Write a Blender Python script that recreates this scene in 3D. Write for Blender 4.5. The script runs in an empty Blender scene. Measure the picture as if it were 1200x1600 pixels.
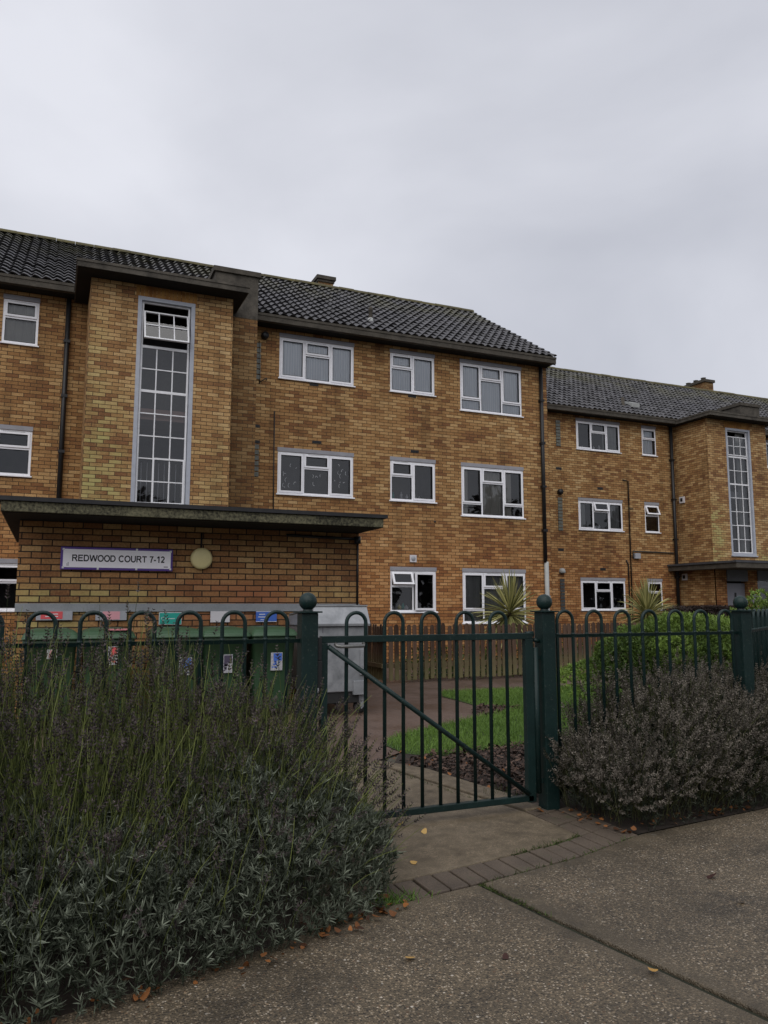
import bpy, math, random
import numpy as np
from mathutils import Vector, Matrix
C = bpy.context.scene
COL = C.collection
R = math.radians
random.seed(7)

# ------------------------------------------------------------------ camera
cam = bpy.data.cameras.new('camera')
camo = bpy.data.objects.new('camera', cam); COL.objects.link(camo)
camo.location = (0, 0, 1.3)
camo.rotation_euler = (R(90 + 6.97), 0, R(-23.3))
cam.sensor_fit = 'VERTICAL'; cam.sensor_height = 36; cam.lens = 36 * 1205 / 1600
cam.clip_start = .05; cam.clip_end = 3000
C.camera = camo
C.render.resolution_x = 768; C.render.resolution_y = 1024

# ------------------------------------------------------------------ light
SUN_EL, SUN_AZ = 50, 215          # soft overcast sun, high behind the camera
w = bpy.data.worlds.new('World'); C.world = w; w.use_nodes = True
nt = w.node_tree; nt.nodes.clear()
def N(t, **k):
    n = nt.nodes.new(t)
    for a, v in k.items(): setattr(n, a, v)
    return n
out = N('ShaderNodeOutputWorld'); bg = N('ShaderNodeBackground')
sky = N('ShaderNodeTexSky', sky_type='NISHITA'); sky.sun_disc = False
sky.sun_elevation = R(SUN_EL); sky.sun_rotation = R(SUN_AZ)
tc = N('ShaderNodeTexCoord'); mp = N('ShaderNodeMapping'); mp.inputs['Scale'].default_value = (1.0, 1.0, 1.7)
mp.inputs['Rotation'].default_value = (.2, .1, .6)
n1 = N('ShaderNodeTexNoise'); n1.inputs['Scale'].default_value = 1.9; n1.inputs['Detail'].default_value = 6
n1.inputs['Roughness'].default_value = .45; n1.inputs['Distortion'].default_value = .35
rp = N('ShaderNodeValToRGB'); e = rp.color_ramp.elements
e[0].position = .30; e[0].color = (.45, .465, .525, 1); e[1].position = .78; e[1].color = (.76, .77, .83, 1)
mx = N('ShaderNodeMix', data_type='RGBA'); mx.inputs[0].default_value = .93
sc = N('ShaderNodeVectorMath', operation='SCALE'); sc.inputs['Scale'].default_value = .1
L = nt.links.new
L(tc.outputs['Generated'], mp.inputs[0]); L(mp.outputs[0], n1.inputs['Vector']); dt = N('ShaderNodeVectorMath', operation='DOT_PRODUCT'); dt.inputs[1].default_value = (-.22, .62, .75); L(tc.outputs['Generated'], dt.inputs[0])
gr_ = N('ShaderNodeMapRange'); L(dt.outputs['Value'], gr_.inputs[0]); gr_.inputs[1].default_value = .55; gr_.inputs[2].default_value = 1; gr_.inputs[3].default_value = -.10; gr_.inputs[4].default_value = .20
ad = N('ShaderNodeMath', operation='ADD'); L(n1.outputs[0], ad.inputs[0]); L(gr_.outputs[0], ad.inputs[1]); L(ad.outputs[0], rp.inputs[0])
L(sky.outputs[0], sc.inputs[0]); L(sc.outputs[0], mx.inputs[6]); L(rp.outputs[0], mx.inputs[7])
L(mx.outputs[2], bg.inputs[0]); bg.inputs[1].default_value = 1.0; L(bg.outputs[0], out.inputs[0])
sl = bpy.data.lights.new('overcast_sun', 'SUN'); sl.energy = 1.85; sl.angle = R(75); sl.color = (1, .97, .93)
so = bpy.data.objects.new('overcast_sun', sl); COL.objects.link(so)
a = R(SUN_AZ); d = Vector((math.sin(a) * math.cos(R(SUN_EL)), math.cos(a) * math.cos(R(SUN_EL)), math.sin(R(SUN_EL))))
so.rotation_euler = d.to_track_quat('Z', 'Y').to_euler(); so.location = (0, -5, 20)
C.view_settings.view_transform = 'Standard'; C.view_settings.look = 'None'
C.view_settings.exposure = .12; C.view_settings.gamma = 1
C.cycles.max_bounces = 8; C.cycles.transparent_max_bounces = 12

# ------------------------------------------------------------------ materials
class Mt:
    def __init__(s, name, rough=.7, spec=.4, metal=0):
        s.m = bpy.data.materials.new(name); s.m.use_nodes = True; s.nt = s.m.node_tree
        s.b = s.nt.nodes['Principled BSDF']; s.b.inputs['Roughness'].default_value = rough
        s.b.inputs['Specular IOR Level'].default_value = spec; s.b.inputs['Metallic'].default_value = metal
        s.tc = s.n('ShaderNodeTexCoord')
    def n(s, t, **k):
        x = s.nt.nodes.new(t)
        for a, v in k.items(): setattr(x, a, v)
        return x
    def l(s, a, b): s.nt.links.new(a, b)
    def noise(s, scale, detail=4, rough=.55, co='Object', vec=None, dist=0):
        x = s.n('ShaderNodeTexNoise'); x.inputs['Scale'].default_value = scale; x.inputs['Detail'].default_value = detail
        x.inputs['Roughness'].default_value = rough; x.inputs['Distortion'].default_value = dist
        s.l(vec if vec is not None else s.tc.outputs[co], x.inputs['Vector']); return x.outputs[0]
    def ramp(s, f, stops, interp='LINEAR'):
        x = s.n('ShaderNodeValToRGB'); x.color_ramp.interpolation = interp; el = x.color_ramp.elements
        while len(el) < len(stops): el.new(.5)
        for q, (p, c) in zip(el, stops): q.position = p; q.color = (*c, 1) if not np.isscalar(c) else (c, c, c, 1)
        s.l(f, x.inputs[0]); return x.outputs[0]
    def mix(s, f, a, b, mode='MIX'):
        x = s.n('ShaderNodeMix', data_type='RGBA', blend_type=mode)
        for v, i in ((f, 0), (a, 6), (b, 7)):
            if hasattr(v, 'links'): s.l(v, x.inputs[i])
            elif i == 0: x.inputs[0].default_value = v
            else: x.inputs[i].default_value = (*v, 1)
        return x.outputs[2]
    def math(s, op, a, b=0, c=None):
        x = s.n('ShaderNodeMath', operation=op)
        for v, i in ((a, 0), (b, 1), (c, 2)):
            if v is None: continue
            if hasattr(v, 'links'): s.l(v, x.inputs[i])
            else: x.inputs[i].default_value = v
        return x.outputs[0]
    def color(s, c):
        if hasattr(c, 'links'): s.l(c, s.b.inputs['Base Color'])
        else: s.b.inputs['Base Color'].default_value = (*c, 1)
        return s
    def bump(s, h, strength=.3, dist=.01):
        x = s.n('ShaderNodeBump'); x.inputs['Strength'].default_value = strength; x.inputs['Distance'].default_value = dist
        s.l(h, x.inputs['Height']); s.l(x.outputs[0], s.b.inputs['Normal']); return s
    def rough(s, v): s.l(v, s.b.inputs['Roughness']); return s

def plain(name, c, rough=.6, var=.25, scale=6, spec=.4, metal=0, bump=0, fine=60):
    q = Mt(name, rough, spec, metal)
    f = q.noise(scale, 5, .6); g = q.noise(fine, 3, .6)
    f = q.math('ADD', q.math('MULTIPLY', f, .65), q.math('MULTIPLY', g, .35))
    c = np.array(c)
    q.color(q.ramp(f, [(.3, tuple(c * (1 - var))), (.7, tuple(np.minimum(c * (1 + var), 1)))]))
    if bump: q.bump(f, bump, .01)
    return q.m

def brick(name, stops, mortar, algae=(), red=None, msize=.006, gfl=False):
    q = Mt(name, .85, .25)
    uv = q.tc.outputs['UV']
    jit = q.n('ShaderNodeTexNoise'); jit.inputs['Scale'].default_value = 9; q.l(uv, jit.inputs['Vector'])
    sb = q.n('ShaderNodeVectorMath', operation='MULTIPLY_ADD')
    q.l(jit.outputs[1], sb.inputs[0]); sb.inputs[1].default_value = (.006, .006, 0); q.l(uv, sb.inputs[2])
    bt = q.n('ShaderNodeTexBrick'); q.l(sb.outputs[0], bt.inputs['Vector'])
    bt.offset = .5; bt.inputs['Scale'].default_value = 1; bt.inputs['Mortar Size'].default_value = msize
    bt.inputs['Mortar Smooth'].default_value = .15; bt.inputs['Brick Width'].default_value = .225; bt.inputs['Row Height'].default_value = .075
    bt.inputs['Color1'].default_value = (0, 0, 0, 1); bt.inputs['Color2'].default_value = (1, 1, 1, 1); bt.inputs['Mortar'].default_value = (.5, .5, .5, 1)
    zone = q.noise(.45, 3, .5, vec=uv); z2 = q.noise(1.6, 4, .6, vec=uv); fine = q.noise(38, 4, .7, vec=uv)
    t = q.math('ADD', q.math('MULTIPLY_ADD', bt.outputs[0], .68, .16), q.math('MULTIPLY', q.math('SUBTRACT', zone, .5), .5))
    t = q.math('ADD', t, q.math('MULTIPLY', q.math('SUBTRACT', z2, .5), .22))
    t = q.math('ADD', t, q.math('MULTIPLY', q.math('SUBTRACT', fine, .5), .35))
    col = q.ramp(t, stops)
    sep = q.n('ShaderNodeSeparateXYZ'); q.l(uv, sep.inputs[0])
    grain = q.ramp(fine, [(.3, .72), (.7, 1.15)])
    col = q.mix(1, col, grain, 'MULTIPLY')
    if gfl:                                       # redder bricks in the ground storey
        lo = q.n('ShaderNodeMapRange', interpolation_type='SMOOTHSTEP'); q.l(q.math('ADD', sep.outputs[1], zone), lo.inputs[0]); lo.inputs[1].default_value = 4.6; lo.inputs[2].default_value = 2.2; lo.inputs[3].default_value = 0; lo.inputs[4].default_value = .8
        col = q.mix(lo.outputs[0], col, q.mix(1, col, (1.04, .82, .72), 'MULTIPLY'))
    mps = q.n('ShaderNodeMapping'); mps.inputs['Scale'].default_value = (2.6, .22, 1); q.l(uv, mps.inputs[0])      # rain streaks and damp blotches
    col = q.mix(1, col, q.ramp(q.math('ADD', q.math('MULTIPLY', q.noise(1, 4, .6, vec=mps.outputs[0]), .7), q.math('MULTIPLY', zone, .3)), [(.34, .66), (.5, 1), (.7, 1.06)]), 'MULTIPLY')
    if red:                                       # a band of redder bricks (x0,x1,z0,z1,colour)
        x0, x1, z0, z1, rc = red
        def box1(s, a, b, f): return q.math('MULTIPLY', ss(s, a - f, a + f), q.math('SUBTRACT', 1, ss(s, b - f, b + f)))
        def ss(s, a, b):
            x = q.n('ShaderNodeMapRange', interpolation_type='SMOOTHSTEP'); q.l(s, x.inputs[0])
            x.inputs[1].default_value = a; x.inputs[2].default_value = b; return x.outputs[0]
        mk = q.math('MULTIPLY', box1(sep.outputs[0], x0, x1, .35), box1(sep.outputs[1], z0, z1, .12))
        mk = q.math('MULTIPLY', mk, q.ramp(bt.outputs[0], [(.2, .15), (.5, .7)]))
        col = q.mix(mk, col, rc)
    for (x0, x1, z0, z1, amt) in algae:           # yellow-green algae bloom on damp corners
        def ss(s, a, b):
            x = q.n('ShaderNodeMapRange', interpolation_type='SMOOTHSTEP'); q.l(s, x.inputs[0])
            x.inputs[1].default_value = a; x.inputs[2].default_value = b; return x.outputs[0]
        fx = q.math('SUBTRACT', 1, ss(q.math('ABSOLUTE', q.math('SUBTRACT', sep.outputs[0], (x0 + x1) / 2)), (x1 - x0) * .15, (x1 - x0) * .6))
        fz = q.math('SUBTRACT', 1, ss(q.math('ABSOLUTE', q.math('SUBTRACT', sep.outputs[1], (z0 + z1) / 2)), (z1 - z0) * .15, (z1 - z0) * .6))
        mk = q.math('MULTIPLY', q.math('MULTIPLY', fx, fz), q.ramp(q.math('ADD', q.math('MULTIPLY', bt.outputs[0], .3), q.math('ADD', q.math('MULTIPLY', z2, .7), q.math('MULTIPLY', fine, .25))), [(.48, 0), (.8, 1)]))
        col = q.mix(q.math('MULTIPLY', mk, amt), col, (.37, .345, .13))
    mcol = q.mix(fine, tuple(np.array(mortar) * .7), tuple(np.array(mortar) * 1.25))
    col = q.mix(bt.outputs[1], col, mcol)
    q.color(col)
    h = q.math('ADD', q.math('MULTIPLY', bt.outputs[1], -1), q.math('MULTIPLY', fine, .35))
    q.bump(h, .55, .008)
    return q.m

BST = [(.0, (.135, .058, .027)), (.16, (.215, .100, .041)), (.36, (.305, .160, .061)), (.6, (.39, .225, .092)), (.84, (.485, .31, .14)), (1.0, (.535, .375, .195))]
M = {}
M['brick'] = brick('house_brick', BST, (.05, .031, .018), gfl=True)
M['brick_tower'] = brick('tower_brick', [(p, tuple(np.array(c) * (1.06, 1.1, 1.15))) for p, c in BST], (.06, .038, .022),
                         algae=[(.2, 1.3, 2.8, 5.4, .9), (.2, .9, 5.0, 7.0, .35), (2.4, 3.3, 3.0, 5.0, .2), (19.6, 20.75, 2.4, 5.0, .95), (22, 23, 2.4, 3.4, .7)])
M['brick_shed'] = brick('shed_brick', [(.0, (.15, .066, .032)), (.25, (.25, .118, .05)), (.5, (.34, .175, .072)), (.75, (.43, .255, .11)), (1, (.50, .34, .165))],
                        (.032, .022, .016), algae=[(-.6, 2.2, 1.2, 1.55, .55), (-.6, .6, .7, 1.7, .7), (2.8, 4, 1.3, 1.6, .25)], red=(1.35, 2.9, 1.1, 1.62, (.29, .10, .05)), msize=.0075)
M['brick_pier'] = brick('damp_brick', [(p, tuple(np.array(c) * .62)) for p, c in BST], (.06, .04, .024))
M['upvc'] = plain('white_upvc', (.80, .80, .835), .35, .06, 8)
M['steel_white'] = plain('white_painted_steel', (.7, .7, .72), .45, .1, 8)
M['grey_surround'] = plain('grey_painted_timber', (.36, .38, .43), .6, .12, 8)
M['lintel'] = plain('grey_lintel', (.27, .27, .295), .7, .15, 5)
M['conc_dark'] = plain('weathered_concrete', (.062, .054, .043), .9, .55, 5, bump=.3, fine=40)
M['conc_tower'] = plain('stained_concrete', (.066, .058, .047), .9, .7, 4, bump=.3, fine=30)
q = Mt('mossy_concrete', .95, .2)
f = q.noise(30, 5, .7); g = q.noise(3, 3)
q.color(q.mix(q.ramp(q.math('ADD', q.math('MULTIPLY', f, .8), q.math('MULTIPLY', g, .4)), [(.5, 0), (.72, 1)]), (.028, .027, .02), (.16, .15, .095))); q.bump(f, .6, .01); M['moss_conc'] = q.m
M['felt'] = plain('black_roof_felt', (.018, .018, .02), .75, .4, 8, bump=.2)
M['felt_grey'] = plain('grey_roof_felt', (.05, .05, .055), .8, .4, 5, bump=.2)
M['shaded_soffit'] = plain('soffit_shade', (.010, .009, .008), .95, .3, 4)  # near-black: shade under the overhangs is put into the colour
M['black'] = plain('black_cast_iron', (.010, .010, .011), .45, .3, 10)
M['grey_pipe'] = plain('grey_pipe', (.34, .35, .34), .6, .15, 8)
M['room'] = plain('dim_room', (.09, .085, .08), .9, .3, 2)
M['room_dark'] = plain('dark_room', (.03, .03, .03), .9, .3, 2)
q = Mt('net_curtain', .9, .1)
wv = q.n('ShaderNodeTexWave'); wv.inputs['Scale'].default_value = 5; wv.inputs['Distortion'].default_value = 2.5; wv.inputs['Detail'].default_value = 2; q.l(q.tc.outputs['UV'], wv.inputs['Vector'])
mpn = q.n('ShaderNodeMapping'); mpn.inputs['Scale'].default_value = (1, .12, 1); q.l(q.tc.outputs['UV'], mpn.inputs[0]); q.l(mpn.outputs[0], wv.inputs['Vector'])
q.color(q.ramp(wv.outputs[1], [(0, (.74, .77, .81)), (1, (.90, .91, .93))])); M['net'] = q.m
M['curtain_beige'] = plain('beige_curtain', (.42, .40, .36), .9, .12, 3)
M['curtain_grey'] = plain('grey_curtain', (.28, .28, .27), .9, .2, 3)
q = Mt('window_glass'); q.nt.nodes.remove(q.b)
fr = q.n('ShaderNodeFresnel'); fr.inputs[0].default_value = 1.85
tr = q.n('ShaderNodeBsdfTransparent'); tr.inputs[0].default_value = (.88, .90, .92, 1)
gl = q.n('ShaderNodeBsdfGlossy'); gl.inputs['Roughness'].default_value = .015
bp = q.n('ShaderNodeBump'); bp.inputs['Strength'].default_value = .08; bp.inputs['Distance'].default_value = .02
q.l(q.noise(2.2, 1), bp.inputs['Height']); q.l(bp.outputs[0], gl.inputs['Normal'])
ms = q.n('ShaderNodeMixShader'); q.l(fr.outputs[0], ms.inputs[0]); q.l(tr.outputs[0], ms.inputs[1]); q.l(gl.outputs[0], ms.inputs[2])
q.l(ms.outputs[0], q.nt.nodes['Material Output'].inputs[0]); M['glass'] = q.m

q = Mt('roof_tile', .62, .35)
f = q.noise(1.2, 4); g = q.noise(40, 3, .7); per = q.n('ShaderNodeTexWhiteNoise', noise_dimensions='2D')
sn = q.n('ShaderNodeVectorMath', operation='SNAP'); q.l(q.tc.outputs['UV'], sn.inputs[0]); sn.inputs[1].default_value = (.205, .315, 1); q.l(sn.outputs[0], per.inputs[0])
c = q.ramp(q.math('ADD', q.math('MULTIPLY', per.outputs[0], .55), q.math('MULTIPLY', g, .45)), [(.2, (.045, .044, .048)), (.8, (.105, .103, .112))])
sep = q.n('ShaderNodeSeparateXYZ'); q.l(q.tc.outputs['UV'], sep.inputs[0])
mo = q.math('MULTIPLY', q.ramp(q.math('DIVIDE', sep.outputs[1], 5.2), [(.45, .05), (1, .8)]), q.ramp(q.math('ADD', q.math('MULTIPLY', f, .6), q.math('MULTIPLY', g, .5)), [(.48, 0), (.64, 1)]))
q.color(q.mix(mo, c, (.10, .095, .035))); q.bump(g, .25, .006); M['tile'] = q.m
q = Mt('mossy_ridge_tile', .9, .2)
f = q.noise(3, 5, .7); g = q.noise(26, 4, .7)
q.color(q.ramp(q.math('ADD', q.math('MULTIPLY', f, .6), q.math('MULTIPLY', g, .4)), [(.35, (.06, .055, .04)), (.5, (.10, .09, .05)), (.68, (.15, .13, .055))])); q.bump(g, .5, .015); M['ridge'] = q.m

q = Mt('dark_green_paint', .45, .28)
f = q.noise(6, 4, .6); g = q.noise(90, 2, .6)
q.color(q.mix(q.ramp(g, [(.62, 0), (.72, 1)]), q.ramp(f, [(.3, (.004, .0135, .0125)), (.7, (.008, .024, .0225))]), (.04, .052, .045)))
q.bump(q.noise(45, 3), .22, .004); M['green_paint'] = q.m
M['latch_metal'] = plain('bare_worn_metal', (.2, .2, .19), .4, .3, 20, metal=.6)
M['latch_black'] = plain('black_latch', (.012, .012, .013), .5, .3, 20)
q = Mt('galvanised_steel', .5, .5, .35)
vo = q.n('ShaderNodeTexVoronoi'); vo.inputs['Scale'].default_value = 22; q.l(q.tc.outputs['Object'], vo.inputs['Vector'])
f = q.noise(3.5, 6, .65, dist=.8); g = q.noise(14, 4, .7)
q.color(q.ramp(q.math('ADD', q.math('MULTIPLY', f, .75), q.math('ADD', q.math('MULTIPLY', g, .25), q.math('MULTIPLY', vo.outputs[1], .06))), [(.33, (.19, .2, .21)), (.52, (.275, .285, .30)), (.68, (.35, .36, .375))]))
q.rough(q.ramp(f, [(.3, .35), (.7, .65)])); M['galv'] = q.m
M['rubber'] = plain('black_rubber', (.015, .015, .015), .7, .3, 10)
M['bin_green'] = plain('green_bin_plastic', (.024, .058, .026), .42, .18, 4, bump=.05)
M['bin_lid'] = plain('green_bin_lid', (.042, .085, .045), .42, .2, 4)
M['bin_mark'] = plain('embossed_bin_plastic', (.014, .036, .017), .5, .1, 4)
M['pink_lid'] = plain('pink_label_strip', (.55, .2, .22), .6, .15, 10)
def flat(n, c, r=.5): return plain(n, c, r, .05, 10)
M['sign_white'] = plain('sign_panel_white', (.90, .88, .93), .3, .04, 5)
M['sign_purple'] = flat('sign_purple', (.10, .05, .27), .4)
M['sign_black'] = flat('sign_lettering', (.02, .018, .025), .5)
M['cream'] = plain('cream_plastic', (.70, .61, .31), .4, .07, 6)
M['teal'] = flat('teal_board', (.02, .33, .27)); M['boardwhite'] = plain('white_board', (.6, .58, .6), .5, .05); M['blue'] = flat('blue_board', (.05, .13, .48))
M['redboard'] = flat('red_notice', (.62, .09, .10)); M['pinkboard'] = flat('faded_pink_notice', (.66, .32, .36)); M['greyboard'] = plain('grey_backing', (.33, .34, .37), .6, .1)
M['paper'] = flat('white_ink', (.68, .68, .70)); M['worn_paper'] = plain('worn_sticker', (.36, .36, .38), .6, .35, 30)
M['ink'] = flat('dark_ink', (.06, .05, .08))
M['band'] = plain('pale_concrete_band', (.235, .25, .265), .75, .22, 3, bump=.15)
M['door_grey'] = plain('grey_door_paint', (.21, .21, .24), .45, .08, 4)
M['grey_panel'] = plain('grey_fascia_panel', (.14, .145, .16), .6, .15, 4)
M['pinkslab'] = plain('pinkish_landing_paint', (.42, .27, .23), .7, .1, 4)
q = Mt('picket_wood', .85, .2)
f = q.noise(5, 5, .65); sep = q.n('ShaderNodeSeparateXYZ'); q.l(q.tc.outputs['Object'], sep.inputs[0])
mpn = q.n('ShaderNodeMapping'); mpn.inputs['Scale'].default_value = (30, 30, 2.2); q.l(q.tc.outputs['Object'], mpn.inputs[0])
gr = q.noise(2, 4, .6, vec=mpn.outputs[0]); oi = q.n('ShaderNodeObjectInfo')
c = q.mix(oi.outputs['Random'], (.052, .031, .021), (.125, .078, .055)); c = q.mix(1, c, q.ramp(gr, [(.3, .6), (.7, 1.2)]), 'MULTIPLY')
al = q.ramp(q.math('ADD', sep.outputs[2], q.math('MULTIPLY', q.math('SUBTRACT', f, .5), .7)), [(.05, 1), (.5, 0)])
q.color(q.mix(q.math('MULTIPLY', al, .75), c, (.15, .14, .065))); q.bump(gr, .3, .006); M['wood'] = q.m
M['glassblock'] = plain('vent_block', (.12, .125, .105), .4, .35, 14)

# ground ------------------------------------------------------------
q = Mt('exposed_aggregate_concrete', .6, .45)
v1 = q.n('ShaderNodeTexVoronoi'); v1.inputs['Scale'].default_value = 125; q.l(q.tc.outputs['Object'], v1.inputs['Vector'])
v2 = q.n('ShaderNodeTexVoronoi'); v2.inputs['Scale'].default_value = 72; q.l(q.tc.outputs['Object'], v2.inputs['Vector'])
s1 = q.n('ShaderNodeSeparateColor'); q.l(v1.outputs[1], s1.inputs[0]); s2 = q.n('ShaderNodeSeparateColor'); q.l(v2.outputs[1], s2.inputs[0])
big = q.noise(.9, 5, .6); mid = q.noise(5, 4, .6); fine = q.noise(240, 2, .6)
sep = q.n('ShaderNodeSeparateXYZ'); q.l(q.tc.outputs['Object'], sep.inputs[0])
st = q.ramp(s1.outputs[0], [(0, (.022, .018, .014)), (.28, (.05, .040, .027)), (.5, (.105, .080, .050)), (.72, (.18, .136, .086)), (.9, (.26, .20, .13)), (1, (.42, .36, .28))])
sand = q.mix(fine, (.05, .039, .025), (.14, .109, .069))
dj = q.math('ABSOLUTE', q.math('SUBTRACT', sep.outputs[0], q.math('MULTIPLY_ADD', sep.outputs[1], -.167, 2.487)))     # trowelled margins along the joint and the top edge
de = q.math('ABSOLUTE', q.math('SUBTRACT', q.math('MULTIPLY_ADD', sep.outputs[0], .224, 2.93), sep.outputs[1]))
mg = q.math('ADD', q.math('MINIMUM', dj, de), q.math('MULTIPLY', q.math('SUBTRACT', mid, .5), .12))
mgm = q.n('ShaderNodeMapRange'); q.l(mg, mgm.inputs[0]); mgm.inputs[1].default_value = .05; mgm.inputs[2].default_value = .15; mgm.inputs[3].default_value = .25; mgm.inputs[4].default_value = 1
exp_ = q.math('MULTIPLY', q.ramp(q.math('ADD', q.math('MULTIPLY', mid, .5), q.math('MULTIPLY', big, .5)), [(.34, .55), (.52, 1)]), mgm.outputs[0])
mk = q.math('MULTIPLY', q.ramp(v1.outputs[0], [(.42, 1), (.6, 0)]), exp_)
c = q.mix(mk, sand, st)
bigst = q.math('MULTIPLY', q.math('MULTIPLY', q.ramp(v2.outputs[0], [(.3, 1), (.45, 0)]), q.math('GREATER_THAN', s2.outputs[0], .9)), exp_)
c = q.mix(bigst, c, q.ramp(s2.outputs[1], [(0, (.03, .022, .016)), (.35, (.13, .075, .04)), (.7, (.27, .2, .125)), (1, (.5, .46, .4))]))
c = q.mix(1, c, q.ramp(q.math('ADD', q.math('MULTIPLY', big, .7), q.math('MULTIPLY', mid, .3)), [(.33, .55), (.5, .9), (.66, 1.1)]), 'MULTIPLY')
v3 = q.n('ShaderNodeTexVoronoi'); v3.inputs['Scale'].default_value = 5.5; v3.inputs['Randomness'].default_value = 1; q.l(q.tc.outputs['Object'], v3.inputs['Vector']); s3 = q.n('ShaderNodeSeparateColor'); q.l(v3.outputs[1], s3.inputs[0])
gum = q.math('MULTIPLY', q.ramp(q.math('ADD', v3.outputs[0], q.math('MULTIPLY', mid, .06)), [(.105, .7), (.135, 0)]), q.math('GREATER_THAN', s3.outputs[0], .62))
c = q.mix(gum, c, q.mix(s3.outputs[1], (.025, .021, .016), (.14, .12, .09)))
blot = q.noise(2.3, 5, .7, dist=1.2); c = q.mix(1, c, q.ramp(blot, [(.36, .68), (.5, 1), (.68, 1.12)]), 'MULTIPLY')
q.color(c); q.bump(q.math('ADD', q.math('MULTIPLY', v1.outputs[0], -1), q.math('MULTIPLY', fine, .3)), .8, .005)
q.rough(q.ramp(big, [(.4, .5), (.6, .75)])); M['pavement'] = q.m
q = Mt('smooth_worn_concrete', .68, .4)
big = q.noise(1.7, 5, .65, dist=.4); mid = q.noise(9, 4, .65); fine = q.noise(190, 3, .7)
v1 = q.n('ShaderNodeTexVoronoi'); v1.inputs['Scale'].default_value = 120; q.l(q.tc.outputs['Object'], v1.inputs['Vector']); s1 = q.n('ShaderNodeSeparateColor'); q.l(v1.outputs[1], s1.inputs[0])
c = q.ramp(q.math('ADD', q.math('MULTIPLY', mid, .45), q.math('ADD', q.math('MULTIPLY', fine, .3), q.math('MULTIPLY', big, .35))), [(.40, (.05, .038, .024)), (.54, (.115, .090, .058)), (.70, (.20, .16, .11))])
mk = q.math('MULTIPLY', q.ramp(v1.outputs[0], [(.4, .8), (.6, 0)]), q.ramp(mid, [(.42, 0), (.58, .8)]))
c = q.mix(mk, c, q.ramp(s1.outputs[0], [(0, (.03, .023, .016)), (.6, (.13, .098, .06)), (1, (.27, .21, .14))]))
q.color(c); q.bump(q.math('ADD', fine, q.math('MULTIPLY', mid, .8)), .5, .005); M['slab'] = q.m
M['joint'] = plain('mossy_joint', (.016, .018, .009), .95, .7, 9, bump=.5)
M['pavers'] = None
q = Mt('dark_clay_paver', .7, .4)
oi = q.n('ShaderNodeObjectInfo'); big = q.noise(4, 4, .6); fine = q.noise(150, 3, .7)
c = q.mix(q.noise(7.0, 0), (.062, .047, .035), (.115, .088, .064)); c = q.mix(1, c, q.ramp(fine, [(.3, .55), (.72, 1.4)]), 'MULTIPLY')
c = q.mix(q.ramp(big, [(.58, 0), (.72, .6)]), c, (.06, .065, .03)); q.color(c); q.bump(fine, .4, .004); M['pavers'] = q.m
q = Mt('reddish_tarmac', .55, .45)
v1 = q.n('ShaderNodeTexVoronoi'); v1.inputs['Scale'].default_value = 70; q.l(q.tc.outputs['Object'], v1.inputs['Vector'])
s1 = q.n('ShaderNodeSeparateColor'); q.l(v1.outputs[1], s1.inputs[0]); big = q.noise(.9, 5, .65)
c = q.ramp(q.math('ADD', q.math('MULTIPLY', s1.outputs[0], .35), q.math('MULTIPLY', big, .8)), [(.25, (.05, .033, .026)), (.8, (.125, .083, .063))])
q.color(c); q.bump(v1.outputs[0], .3, .004); q.rough(q.ramp(big, [(.4, .35), (.6, .7)])); M['tarmac'] = q.m
M['soil'] = plain('dark_soil', (.025, .018, .013), .95, .5, 8, bump=.6, fine=50)
M['turf'] = plain('turf_soil', (.03, .055, .012), .95, .4, 8, bump=.4)
M['ground'] = plain('rough_ground', (.06, .055, .04), .95, .4, .5, bump=.3)

def leafmat(name, a, b, rough=.6, trans=.12, seedscale=1):
    q = Mt(name, rough, .3)
    at = q.n('ShaderNodeAttribute', attribute_name='rnd')
    q.color(q.mix(at.outputs['Fac'], a, b))
    q.b.inputs['Subsurface Weight'].default_value = 0
    tl = q.n('ShaderNodeBsdfTranslucent'); q.l(q.b.inputs['Base Color'].links[0].from_socket, tl.inputs[0])
    ms = q.n('ShaderNodeMixShader'); ms.inputs[0].default_value = trans
    q.l(q.b.outputs[0], ms.inputs[1]); q.l(tl.outputs[0], ms.inputs[2]); q.l(ms.outputs[0], q.nt.nodes['Material Output'].inputs[0])
    return q.m
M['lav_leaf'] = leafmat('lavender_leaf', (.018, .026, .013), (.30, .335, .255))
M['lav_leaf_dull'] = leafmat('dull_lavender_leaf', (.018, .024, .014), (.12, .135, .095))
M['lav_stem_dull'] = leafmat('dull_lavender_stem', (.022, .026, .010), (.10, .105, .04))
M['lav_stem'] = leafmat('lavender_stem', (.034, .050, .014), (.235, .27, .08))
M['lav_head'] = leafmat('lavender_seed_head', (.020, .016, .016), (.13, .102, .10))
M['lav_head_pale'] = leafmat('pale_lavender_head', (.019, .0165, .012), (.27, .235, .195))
M['grass'] = leafmat('grass_blade', (.042, .098, .013), (.145, .24, .045))
M['moss'] = leafmat('joint_moss', (.022, .035, .008), (.075, .105, .022))
M['shrub'] = leafmat('shrub_leaf', (.010, .028, .005), (.20, .30, .055), .5)
M['hedge'] = leafmat('copper_hedge_leaf', (.022, .015, .013), (.05, .034, .03), .7, .1)
M['cord'] = leafmat('variegated_leaf', (.07, .085, .022), (.52, .48, .20), .5)
M['bark'] = plain('fibrous_trunk', (.05, .035, .022), .95, .5, 20, bump=.6)
M['chips'] = leafmat('bark_chip', (.020, .014, .012), (.12, .075, .055), .8, 0)
M['fallen'] = leafmat('fallen_leaf', (.045, .02, .011), (.27, .105, .03), .7, .1)
M['fallen_y'] = leafmat('yellow_fallen_leaf', (.38, .20, .04), (.5, .33, .12), .7, .1)
M['fallen_d'] = leafmat('dark_fallen_leaf', (.02, .01, .008), (.05, .02, .015), .7, .1)

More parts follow.
